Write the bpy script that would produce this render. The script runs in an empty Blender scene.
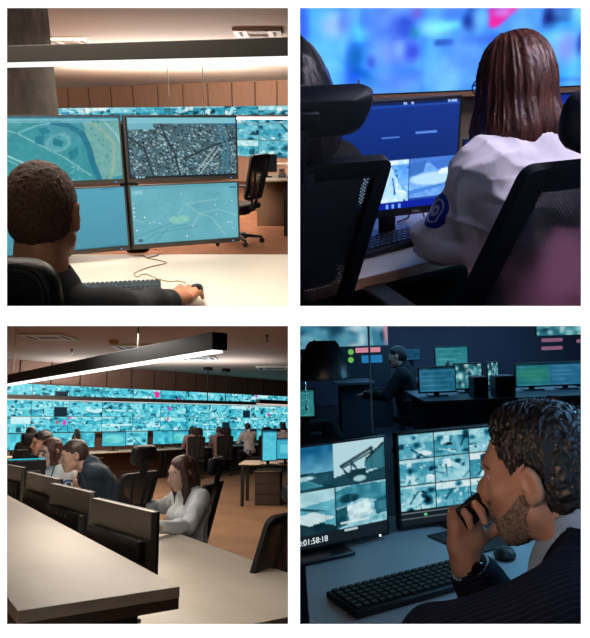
import bpy, bmesh, math, random
import numpy as np
from mathutils import Vector, Matrix, Euler

SC = bpy.context.scene
COL = SC.collection
F, CX, CY = 640.0, 295.0, 319.0
CAM = Vector((0.0, 0.0, 1.5))
PI = math.pi
rad = math.radians

# ------------------------------------------------------------------ rooms
class Room:
    """One of the four control rooms: a rigid frame (turned about the viewer's standing point) with its own floor at z = 0."""
    def __init__(s, horizon, eye, axis_px, roll=0.0, left=True, upper=True):
        R = Matrix.Rotation(math.atan((CY - horizon) / F), 3, 'X')
        if roll:
            ax = Vector((axis_px[0] - CX, F, CY - axis_px[1])).normalized()
            R = Matrix.Rotation(roll, 3, ax) @ R
        s.R, s.eye = R, eye
        s.M = Matrix.Translation(CAM) @ R.to_4x4() @ Matrix.Translation((0, 0, -eye))
        s.left, s.upper = left, upper
        s.Ri = R.inverted()
    def ray(s, px, py):
        return s.Ri @ Vector((px - CX, F, CY - py))
    def z(s, px, py, z):
        d = s.ray(px, py); t = (z - s.eye) / d.z
        return Vector((d.x * t, d.y * t, z))
    def y(s, px, py, y):
        d = s.ray(px, py); t = y / d.y
        return Vector((d.x * t, y, s.eye + d.z * t))
    def slab_plane(s):
        """(point, normal into the room) of the added light-blocking slab between upper and lower rooms, in room coordinates"""
        n = s.Ri @ Vector((0, 0, 1))
        return Vector((0, 0, s.eye)), (n if s.upper else -n)
    def planes(s, m=0.006):
        o = Vector((0, 0, s.eye))
        n1 = s.Ri @ Vector((-1 if s.left else 1, 0, 0))
        n2 = s.Ri @ Vector((0, 0, 1 if s.upper else -1))
        return [(o + n1 * m, n1), (o + n2 * m, n2)]

RA = Room(118, 1.48, (147, 157), 0, True, True)            # grey-haired man and map monitors
RB = Room(56, 1.29, (441, 157), -rad(2.3), False, True)    # woman in a white shirt, blue light
RC = Room(420, 1.50, (147, 475), 0, True, False)           # the long hall
RD = Room(325, 1.45, (441, 475), -rad(2.3), False, False)  # man on the phone, night

# ------------------------------------------------------------------ materials
def lin(c):
    c = c / 255.0
    return c / 12.92 if c <= 0.04045 else ((c + 0.055) / 1.055) ** 2.4
def L(rgb):
    return (lin(rgb[0]), lin(rgb[1]), lin(rgb[2]), 1.0)
MATS = {}
def mat(name, rgb, rough=0.6, metal=0.0, rgb2=None, scale=20.0, stretch=(1, 1, 1), bump=0.0, bscale=None, spec=0.5, detail=4.0, contrast=1.0, coat=0.0, sheen=0.0):
    if name in MATS: return MATS[name]
    m = bpy.data.materials.new(name); m.use_nodes = True
    nt = m.node_tree; b = nt.nodes['Principled BSDF']
    b.inputs['Base Color'].default_value = L(rgb)
    b.inputs['Roughness'].default_value = rough
    b.inputs['Metallic'].default_value = metal
    b.inputs['Specular IOR Level'].default_value = spec
    b.inputs['Coat Weight'].default_value = coat
    b.inputs['Sheen Weight'].default_value = sheen
    if rgb2 or bump:
        tc = nt.nodes.new('ShaderNodeTexCoord'); mp = nt.nodes.new('ShaderNodeMapping')
        mp.inputs['Scale'].default_value = stretch
        nt.links.new(tc.outputs['Object'], mp.inputs['Vector'])
        nz = nt.nodes.new('ShaderNodeTexNoise'); nz.inputs['Scale'].default_value = scale; nz.inputs['Detail'].default_value = detail
        nt.links.new(mp.outputs['Vector'], nz.inputs['Vector'])
        if rgb2:
            cr = nt.nodes.new('ShaderNodeValToRGB'); w = 0.25 / contrast
            cr.color_ramp.elements[0].position = 0.5 - w; cr.color_ramp.elements[1].position = 0.5 + w
            cr.color_ramp.elements[0].color = L(rgb); cr.color_ramp.elements[1].color = L(rgb2)
            nt.links.new(nz.outputs['Fac'], cr.inputs['Fac']); nt.links.new(cr.outputs['Color'], b.inputs['Base Color'])
        if bump:
            n2 = nz
            if bscale:
                n2 = nt.nodes.new('ShaderNodeTexNoise'); n2.inputs['Scale'].default_value = bscale; n2.inputs['Detail'].default_value = 3
                nt.links.new(mp.outputs['Vector'], n2.inputs['Vector'])
            bp = nt.nodes.new('ShaderNodeBump'); bp.inputs['Strength'].default_value = bump; bp.inputs['Distance'].default_value = 0.01
            nt.links.new(n2.outputs['Fac'], bp.inputs['Height']); nt.links.new(bp.outputs['Normal'], b.inputs['Normal'])
    MATS[name] = m
    return m
def emat(name, rgb, strength):
    if name in MATS: return MATS[name]
    m = bpy.data.materials.new(name); m.use_nodes = True
    nt = m.node_tree; nt.nodes.clear()
    e = nt.nodes.new('ShaderNodeEmission'); o = nt.nodes.new('ShaderNodeOutputMaterial')
    e.inputs['Color'].default_value = L(rgb); e.inputs['Strength'].default_value = strength
    nt.links.new(e.outputs[0], o.inputs[0]); MATS[name] = m
    return m
def screen_mat(name, strength):
    """lit display: the picture's colour attribute is what the panel emits, under a slightly glossy cover"""
    if name in MATS: return MATS[name]
    m = bpy.data.materials.new(name); m.use_nodes = True
    nt = m.node_tree; b = nt.nodes['Principled BSDF']
    a = nt.nodes.new('ShaderNodeAttribute'); a.attribute_name = 'picture'
    b.inputs['Base Color'].default_value = (0.004, 0.004, 0.005, 1); b.inputs['Roughness'].default_value = 0.45
    b.inputs['Specular IOR Level'].default_value = 0.2
    nt.links.new(a.outputs['Color'], b.inputs['Emission Color']); b.inputs['Emission Strength'].default_value = strength
    MATS[name] = m
    return m
def net_mat(name, rgb, holes=0.45, scale=260.0):
    """woven chair net: small see-through holes in a dark cloth"""
    if name in MATS: return MATS[name]
    m = mat(name, rgb, 0.8)
    nt = m.node_tree; b = nt.nodes['Principled BSDF']; out = nt.nodes['Material Output']
    tc = nt.nodes.new('ShaderNodeTexCoord'); mp = nt.nodes.new('ShaderNodeMapping'); mp.inputs['Rotation'].default_value = (0, rad(45), 0)
    nt.links.new(tc.outputs['Object'], mp.inputs['Vector'])
    sep = nt.nodes.new('ShaderNodeSeparateXYZ'); nt.links.new(mp.outputs['Vector'], sep.inputs[0])
    acc = []
    for ax in ('X', 'Z'):
        mu = nt.nodes.new('ShaderNodeMath'); mu.operation = 'MULTIPLY'; mu.inputs[1].default_value = scale * PI
        nt.links.new(sep.outputs[ax], mu.inputs[0])
        sn = nt.nodes.new('ShaderNodeMath'); sn.operation = 'SINE'; nt.links.new(mu.outputs[0], sn.inputs[0])
        ab = nt.nodes.new('ShaderNodeMath'); ab.operation = 'ABSOLUTE'; nt.links.new(sn.outputs[0], ab.inputs[0]); acc.append(ab)
    mn = nt.nodes.new('ShaderNodeMath'); mn.operation = 'MINIMUM'
    nt.links.new(acc[0].outputs[0], mn.inputs[0]); nt.links.new(acc[1].outputs[0], mn.inputs[1])
    gt = nt.nodes.new('ShaderNodeMath'); gt.operation = 'GREATER_THAN'; gt.inputs[1].default_value = 1 - holes
    nt.links.new(mn.outputs[0], gt.inputs[0])
    tr = nt.nodes.new('ShaderNodeBsdfTransparent'); mx = nt.nodes.new('ShaderNodeMixShader')
    nt.links.new(gt.outputs[0], mx.inputs[0]); nt.links.new(b.outputs[0], mx.inputs[1]); nt.links.new(tr.outputs[0], mx.inputs[2])
    nt.links.new(mx.outputs[0], out.inputs['Surface'])
    return m

# ------------------------------------------------------------------ mesh building
class MB:
    def __init__(s): s.v, s.f = [], []
    def add(s, vs, fs, M=None):
        b = len(s.v)
        s.v += [tuple(M @ Vector(v)) if M is not None else tuple(v) for v in vs]
        s.f += [tuple(b + i for i in f) for f in fs]
        return s
    def box(s, c, d, M=None, taper=1.0, rot=None):
        x, y, z = d[0] / 2, d[1] / 2, d[2] / 2
        vs = [(sx * x * (taper if sz > 0 else 1), sy * y * (taper if sz > 0 else 1), sz * z) for sz in (-1, 1) for sy in (-1, 1) for sx in (-1, 1)]
        T = Matrix.Translation(c)
        if rot: T = T @ Euler(rot).to_matrix().to_4x4()
        if M is not None: T = M @ T
        return s.add(vs, [(0, 2, 3, 1), (4, 5, 7, 6), (0, 1, 5, 4), (2, 6, 7, 3), (0, 4, 6, 2), (1, 3, 7, 5)], T)
    def tube(s, pts, r, n=10, closed=False, cap=True):
        pts = [Vector(p) for p in pts]; N = len(pts)
        rs = r if isinstance(r, (list, tuple)) else [r] * N
        vs, fs = [], []
        up = None
        for i, p in enumerate(pts):
            a = pts[(i - 1) % N] if (i > 0 or closed) else p
            b = pts[(i + 1) % N] if (i < N - 1 or closed) else p
            t = (b - a).normalized()
            if up is None: up = t.orthogonal().normalized()
            up = (up - t * up.dot(t)); up = up.normalized() if up.length > 1e-6 else t.orthogonal().normalized()
            sd = t.cross(up)
            vs += [p + (up * math.cos(2 * PI * k / n) + sd * math.sin(2 * PI * k / n)) * rs[i] for k in range(n)]
        for i in range(N if closed else N - 1):
            j = (i + 1) % N
            for k in range(n):
                fs.append((i * n + k, i * n + (k + 1) % n, j * n + (k + 1) % n, j * n + k))
        if not closed and cap:
            fs.append(tuple(range(n - 1, -1, -1))); fs.append(tuple((N - 1) * n + k for k in range(n)))
        return s.add(vs, fs)
    def lathe(s, prof, n=24, M=None, cap=True):
        vs, fs = [], []
        for r, z in prof: vs += [(r * math.cos(2 * PI * k / n), r * math.sin(2 * PI * k / n), z) for k in range(n)]
        for i in range(len(prof) - 1):
            for k in range(n): fs.append((i * n + k, i * n + (k + 1) % n, (i + 1) * n + (k + 1) % n, (i + 1) * n + k))
        if cap: fs.append(tuple(range(n - 1, -1, -1))); fs.append(tuple((len(prof) - 1) * n + k for k in range(n)))
        return s.add(vs, fs, M)
    def slabpoly(s, poly, off):
        """a flat polygon given thickness: poly is a list of Vectors, off the extrusion vector"""
        n = len(poly); off = Vector(off)
        vs = list(poly) + [Vector(p) + off for p in poly]
        fs = [tuple(range(n)), tuple(range(2 * n - 1, n - 1, -1))] + [(i, (i + 1) % n, n + (i + 1) % n, n + i) for i in range(n)]
        return s.add(vs, fs)
    def ring(s, outer, inner, off):
        """a frame between two matching closed outlines, extruded by off"""
        n = len(outer); off = Vector(off)
        vs = [Vector(p) for p in outer] + [Vector(p) for p in inner] + [Vector(p) + off for p in outer] + [Vector(p) + off for p in inner]
        fs = []
        for i in range(n):
            j = (i + 1) % n
            fs += [(i, j, n + j, n + i), (2 * n + j, 2 * n + i, 3 * n + i, 3 * n + j), (j, i, 2 * n + i, 2 * n + j), (n + i, n + j, 3 * n + j, 3 * n + i)]
        return s.add(vs, fs)

def link_mesh(name, v, f, material, parent=None, M=None, bevel=0.0, seg=2, smooth=True, sub=0):
    me = bpy.data.meshes.new(name)
    me.from_pydata([tuple(x) for x in v], [], f)
    bm = bmesh.new(); bm.from_mesh(me); bmesh.ops.recalc_face_normals(bm, faces=bm.faces); bm.to_mesh(me); bm.free()
    if smooth:
        me.polygons.foreach_set('use_smooth', [True] * len(me.polygons)); me.set_sharp_from_angle(angle=rad(38))
    if material is not None: me.materials.append(material)
    o = bpy.data.objects.new(name, me); COL.objects.link(o)
    if parent is not None: o.parent = parent
    if M is not None: o.matrix_basis = M
    if bevel:
        b = o.modifiers.new('edge', 'BEVEL'); b.width = bevel; b.segments = seg; b.limit_method = 'ANGLE'; b.angle_limit = rad(40); b.harden_normals = False
    if sub:
        b = o.modifiers.new('round', 'SUBSURF'); b.levels = sub; b.render_levels = sub
    return o
def obj(name, mb, material, parent=None, M=None, **k):
    return link_mesh(name, mb.v, mb.f, material, parent, M, **k)
def tag(o, label=None, cat=None, group=None, kind=None):
    if label: o['label'] = label
    if cat: o['category'] = cat
    if group: o['group'] = group
    if kind: o['kind'] = kind
    return o
def empty(name, M, label=None, cat=None, group=None):
    o = bpy.data.objects.new(name, None); COL.objects.link(o); o.empty_display_size = 0.1
    o.matrix_basis = M
    return tag(o, label, cat, group)
def T(x, y=None, z=None):
    return Matrix.Translation(x if y is None else (x, y, z))
def RZ(a): return Matrix.Rotation(a, 4, 'Z')
def RX(a): return Matrix.Rotation(a, 4, 'X')
def RY(a): return Matrix.Rotation(a, 4, 'Y')
def dup(root, M, label=None, group=None):
    """a copy of a thing with its parts and their sub-parts (mesh data shared)"""
    r = root.copy(); COL.objects.link(r); r.matrix_basis = M
    if label: r['label'] = label
    if group: r['group'] = group
    for ch in list(root.children):
        c = ch.copy(); COL.objects.link(c); c.parent = r
        for g in list(ch.children):
            d = g.copy(); COL.objects.link(d); d.parent = c
    return r

def clip_poly(poly, planes):
    for o, n in planes:
        out = []
        for i in range(len(poly)):
            a, b = poly[i], poly[(i + 1) % len(poly)]
            da, db = (a - o).dot(n), (b - o).dot(n)
            if da >= 0: out.append(a)
            if (da >= 0) != (db >= 0): out.append(a + (b - a) * (da / (da - db)))
        poly = out
        if not poly: break
    return poly
def struct(room, name, poly, off, material, extra=()):
    """a wall, floor or ceiling of one room, trimmed to the room's own quarter of the building"""
    fr = (Vector((0, 0, room.eye)) + room.Ri @ Vector((0, .926, 0)), room.Ri @ Vector((0, 1, 0)))     # behind the white front
    p = clip_poly([Vector(q) for q in poly], room.planes() + [fr] + list(extra))
    if len(p) < 3: return None
    o = obj(name, MB().slabpoly(p, off), material, None, room.M, smooth=False)
    return tag(o, kind='structure')

def spot_area(room, name, loc, size, energy, rgb=(255, 255, 255), aim=None, sy=None, spread=None):
    l = bpy.data.lights.new(name, 'AREA'); l.energy = energy; l.color = L(rgb)[:3]; l.shape = 'RECTANGLE'
    l.size = size; l.size_y = sy or size
    if spread: l.spread = spread
    o = bpy.data.objects.new(name, l); COL.objects.link(o)
    d = (Vector(aim) - Vector(loc)) if aim is not None else Vector((0, 0, -1))
    o.matrix_basis = room.M @ T(*loc) @ d.to_track_quat('-Z', 'Y').to_matrix().to_4x4()
    return o

# ------------------------------------------------------------------ pictures shown on displays (colour per point of the panel's own grid)
def srgb2lin(a):
    a = np.clip(a, 0, 1)
    return np.where(a <= 0.04045, a / 12.92, ((a + 0.055) / 1.055) ** 2.4)
class Pic:
    def __init__(s, w, h, rgb=(0, 0, 0)):
        s.w, s.h = w, h
        s.a = np.empty((h, w, 3)); s.a[:] = np.array(rgb) / 255.0
        s.U, s.V = np.meshgrid((np.arange(w) + .5) / w, (np.arange(h) + .5) / h)   # V runs downward
        s.asp = w / h
    def mix(s, m, rgb, al=1.0):
        m = (np.clip(m, 0, 1) * al)[..., None]
        s.a = s.a * (1 - m) + np.array(rgb) / 255.0 * m
        return s
    def rect(s, u0, v0, u1, v1, rgb, al=1.0):
        return s.mix(((s.U >= u0) & (s.U < u1) & (s.V >= v0) & (s.V < v1)).astype(float), rgb, al)
    def ell(s, u, v, ru, rv, rgb, al=1.0, soft=0.15, rot=0.0):
        x, y = (s.U - u), (s.V - v); c, n = math.cos(rot), math.sin(rot)
        d = np.sqrt(((x * c + y * n) / ru) ** 2 + ((-x * n + y * c) / rv) ** 2)
        return s.mix((1 + soft - d) / (2 * soft), rgb, al)
    def line(s, pts, wd, rgb, al=1.0):
        m = np.zeros_like(s.U)
        for (a, b), (c, d) in zip(pts[:-1], pts[1:]):
            ax, ay, bx, by = a * s.asp, b, c * s.asp, d
            px, py = s.U * s.asp - ax, s.V - ay; ex, ey = bx - ax, by - ay
            t = np.clip((px * ex + py * ey) / max(ex * ex + ey * ey, 1e-9), 0, 1)
            dd = np.hypot(px - t * ex, py - t * ey)
            m = np.maximum(m, np.clip((wd - dd) / (0.5 / s.h) * .5 + .5, 0, 1))
        return s.mix(m, rgb, al)
    def poly(s, pts, rgb, al=1.0):
        ins = np.zeros(s.U.shape, bool); n = len(pts)
        for i in range(n):
            (x1, y1), (x2, y2) = pts[i], pts[(i + 1) % n]
            if y1 == y2: continue
            c = (y1 > s.V) != (y2 > s.V)
            ins ^= c & (s.U < (x2 - x1) * (s.V - y1) / (y2 - y1) + x1)
        return s.mix(ins.astype(float), rgb, al)
    def noise(s, rs, n, amp):
        """soft value noise, n cells across"""
        m = max(2, int(n / s.asp))
        g = rs.rand(m + 2, n + 2)
        x = s.U * n; y = s.V * m; i = x.astype(int); j = y.astype(int); fx = x - i; fy = y - j
        fx = fx * fx * (3 - 2 * fx); fy = fy * fy * (3 - 2 * fy)
        v = (g[j, i] * (1 - fx) + g[j, i + 1] * fx) * (1 - fy) + (g[j + 1, i] * (1 - fx) + g[j + 1, i + 1] * fx) * fy
        return (v - .5) * 2 * amp
def cctv(rs, w, h, ramp=None):
    """a made-up security-camera view: sky or ceiling, ground in perspective, blocks, vehicles, tree blobs, in a few tones"""
    p = Pic(w, h); t = np.zeros((h, w)); U, V = p.U, p.V
    hz = rs.uniform(.05, .45)
    t[:] = np.where(V < hz, rs.uniform(.65, 1.0), rs.uniform(.45, .75) + .15 * (V - hz))
    def poly(pts, val, al=1.0):
        q = Pic(w, h); q.a[:] = 0; q.poly(pts, (255, 255, 255)); m = q.a[..., 0] * al
        t[:] = t * (1 - m) + val * m
    x = rs.uniform(.2, .8); a, b = x + rs.uniform(-.1, .1), rs.uniform(.15, .5)
    poly([(a - .05, hz), (a + .05, hz), (x + b, 1), (x - b, 1)], rs.uniform(.6, .95), .8)
    for _ in range(rs.randint(2, 6)):
        cx, cy, ww, hh = rs.uniform(-.1, 1.1), rs.uniform(0, .9), rs.uniform(.08, .4), rs.uniform(.06, .3)
        k = rs.uniform(-.15, .15); v = rs.choice([.08, .2, .35, .9, 1.0])
        poly([(cx, cy), (cx + ww, cy + k), (cx + ww, cy + k + hh), (cx, cy + hh)], v, .9)
        if rs.rand() < .5: poly([(cx, cy), (cx + ww, cy + k), (cx + ww * .8, cy + k - hh * .4), (cx + ww * .2, cy - hh * .4)], min(1, v + .3), .9)
    for _ in range(rs.randint(2, 7)):
        u, v, r = rs.rand(), rs.uniform(.1, 1), rs.uniform(.03, .14)
        d = np.hypot((U - u) / r, (V - v) / (r * rs.uniform(.6, 1.6)))
        m = np.clip(1.3 - d, 0, 1); t[:] = t * (1 - m) + rs.choice([.02, .12, .25, .95]) * m
    if rs.rand() < .5:
        q = Pic(w, h); q.a[:] = 0; q.line([(rs.rand(), rs.rand()), (rs.rand(), rs.rand())], .03, (255, 255, 255)); m = q.a[..., 0]; t[:] = t * (1 - m) + .1 * m
    for _ in range(rs.randint(6, 15)):
        cx, cy, ww, hh = rs.uniform(0, 1), rs.uniform(hz, 1), rs.uniform(.02, .09), rs.uniform(.02, .09)
        k = rs.uniform(-.03, .03); poly([(cx, cy), (cx + ww, cy + k), (cx + ww, cy + k + hh), (cx, cy + hh)], rs.choice([.02, .1, .3, .95, 1.0]), .9)
    for _ in range(rs.randint(1, 4)):
        q = Pic(w, h); q.a[:] = 0; x0, y0 = rs.rand(), rs.uniform(0, 1); q.line([(x0, y0), (x0 + rs.uniform(-.5, .5), y0 + rs.uniform(-.4, .4))], .012, (255, 255, 255)); m = q.a[..., 0]; t[:] = t * (1 - m) + rs.choice([.05, .95]) * m
    t += p.noise(rs, 8, .07) + p.noise(rs, 20, .07)
    t = np.clip(t, 0, 1)
    ramp = ramp or [(0, (4, 28, 40)), (.3, (14, 96, 122)), (.6, (52, 176, 206)), (.85, (140, 226, 240)), (1, (225, 252, 255))]
    xs = [r[0] for r in ramp]
    for c in range(3): p.a[..., c] = np.interp(t, xs, [r[1][c] / 255 for r in ramp])
    return p
def place(dst, src, u0, v0, u1, v1):
    """set a smaller picture into a larger one"""
    H, W = dst.a.shape[:2]
    m = (dst.U >= u0) & (dst.U < u1) & (dst.V >= v0) & (dst.V < v1)
    i = np.clip(((dst.U - u0) / (u1 - u0) * src.w).astype(int), 0, src.w - 1); j = np.clip(((dst.V - v0) / (v1 - v0) * src.h).astype(int), 0, src.h - 1)
    dst.a[m] = src.a[j[m], i[m]]
    return dst
def panel(name, w, h, pic, material, parent=None, M=None, z0=0.0, thick=0.0):
    """a display panel in the local x-z plane, facing -y, its grid carrying the picture"""
    H, W = pic.a.shape[:2]
    xs = np.linspace(-w / 2, w / 2, W); zs = np.linspace(h, 0, H) + z0
    X, Z = np.meshgrid(xs, zs)
    co = np.stack([X, np.zeros_like(X), Z], -1).reshape(-1, 3)
    me = bpy.data.meshes.new(name)
    i = np.arange(H * W).reshape(H, W)
    q = np.stack([i[:-1, :-1], i[1:, :-1], i[1:, 1:], i[:-1, 1:]], -1).reshape(-1, 4)
    fs = q.tolist()
    cols = np.concatenate([srgb2lin(pic.a).reshape(-1, 3), np.ones((H * W, 1))], 1)
    co = co.tolist()
    if thick:      # casing behind the face
        b = len(co); k = [0, W - 1, H * W - 1, (H - 1) * W]
        co += [(co[j][0], thick, co[j][2]) for j in k]
        fs += [(b, b + 1, b + 2, b + 3), (k[0], k[1], b + 1, b), (k[1], k[2], b + 2, b + 1), (k[2], k[3], b + 3, b + 2), (k[3], k[0], b, b + 3)]
        cols = np.concatenate([cols, np.zeros((4, 4))], 0)
    me.from_pydata(co, [], fs)
    at = me.color_attributes.new('picture', 'FLOAT_COLOR', 'POINT')
    at.data.foreach_set('color', cols.astype(np.float32).ravel())
    me.materials.append(material)
    if thick:
        me.materials.append(mat('black_plastic', (16, 17, 19), .45))
        for pgi in range(len(fs) - 5, len(fs)): me.polygons[pgi].material_index = 1
    o = bpy.data.objects.new(name, me); COL.objects.link(o)
    if parent is not None: o.parent = parent
    if M is not None: o.matrix_basis = M
    return o
def text_mesh(name, body, size, material, parent, M, extrude=.0004, align='LEFT'):
    cu = bpy.data.curves.new(name, 'FONT'); cu.body = body; cu.size = size; cu.extrude = extrude; cu.align_x = align
    tmp = bpy.data.objects.new(name, cu); COL.objects.link(tmp)
    me = bpy.data.meshes.new_from_object(tmp, depsgraph=bpy.context.evaluated_depsgraph_get()); bpy.data.objects.remove(tmp); bpy.data.curves.remove(cu)
    me.name = name; me.materials.clear(); me.materials.append(material)
    o = bpy.data.objects.new(name, me); COL.objects.link(o); o.parent = parent; o.matrix_basis = M
    return o
ORD = 'first second third fourth fifth sixth seventh eighth ninth tenth eleventh twelfth thirteenth fourteenth fifteenth sixteenth seventeenth eighteenth nineteenth twentieth'.split()
# ------------------------------------------------------------------ shared materials
M_BLACK = mat('black_plastic', (16, 17, 19), .45)
M_MATTE = mat('matte_black', (22, 23, 26), .7, rgb2=(28, 29, 32), scale=60)
M_RUBBER = mat('dark_rubber', (18, 18, 20), .8)
M_CHROME = mat('polished_metal', (190, 192, 195), .25, 1.0)
M_SILVER = mat('silver_plastic', (120, 116, 110), .4, .3)
M_NET = net_mat('chair_net', (34, 34, 37), .5, 170)
M_WHITE = mat('white_laminate', (232, 220, 204), .38, rgb2=(224, 211, 194), scale=3, stretch=(1, 6, 1))
M_EDGE = mat('desk_edge', (150, 124, 98), .55)
M_LED = emat('led_strip', (255, 246, 234), 6.0)
S_A = screen_mat('display_map', 0.95)
S_A2 = screen_mat('display_wall_hall', 1.0)
S_B = screen_mat('display_blue', 1.15)
S_C = screen_mat('display_hall', 1.0)
S_D = screen_mat('display_night', 0.85)

# ------------------------------------------------------------------ white page borders as a pierced panel, with added light-blocking slab and divider
def build_front():
    d, t = 0.90, 0.02
    k = d / F
    def X(p): return (p - CX) * k
    def Z(p): return (CY - p) * k
    xs = [-1.1, X(7), X(288), X(300), X(581), 1.1]
    zs = [1.3, Z(8), Z(306), Z(326), Z(624), -1.3]
    fx = [0, -.014, .003, -.003, .014, 0]; fz = [0, .014, -.005, .005, -.014, 0]
    m = MB()
    vs = [(x, d, z) for z in zs for x in xs] + [(xs[i] + fx[i], d + t, zs[j] + fz[j]) for j in range(6) for i in range(6)]
    def fi(i, j): return j * 6 + i
    holes = {(1, 1), (3, 1), (1, 3), (3, 3)}
    fs = []
    for j in range(5):
        for i in range(5):
            a, b, c, e = fi(i, j), fi(i + 1, j), fi(i + 1, j + 1), fi(i, j + 1)
            if (i, j) not in holes: fs += [(a, b, c, e), (36 + e, 36 + c, 36 + b, 36 + a)]
            else: fs += [(a, b, 36 + b, 36 + a), (b, c, 36 + c, 36 + b), (c, e, 36 + e, 36 + c), (e, a, 36 + a, 36 + e)]
    for i in range(5): fs += [(i, i + 1, 36 + i + 1, 36 + i), (30 + i, 31 + i, 67 + i, 66 + i), (i * 6, i * 6 + 6, 42 + i * 6, 36 + i * 6), (i * 6 + 5, i * 6 + 11, 47 + i * 6, 41 + i * 6)]
    m.add(vs, fs)
    tag(obj('page_border_panel', m, mat('white_paint', (252, 252, 252), .9, spec=.1), None, T(CAM), smooth=False), kind='structure')  # added panel standing in for the white page borders and gutters
    dk = mat('dark_divider', (26, 25, 25), .95, spec=.1)
    tag(obj('light_blocker_divider', MB().box((0, 15.46, .6), (.008, 29, 9)), dk, None, T(CAM), smooth=False), kind='structure')  # added, seen edge-on: keeps light from crossing between left and right rooms
    tag(obj('light_blocker_slab', MB().box((0, 15.46, 0), (24, 29, .010)), dk, None, T(CAM), smooth=False), kind='structure')  # added, seen edge-on: keeps light from crossing between upper and lower rooms
build_front()
sun = bpy.data.lights.new('added_front_sun', 'SUN'); sun.energy = 26; sun.angle = rad(1)  # added sun grazing the border panel so it renders white
so = bpy.data.objects.new('added_front_sun', sun); COL.objects.link(so); so.location = (0, 0, 6)
so.rotation_euler = Vector((0, .15, -1)).to_track_quat('-Z', 'Y').to_euler()

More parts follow.
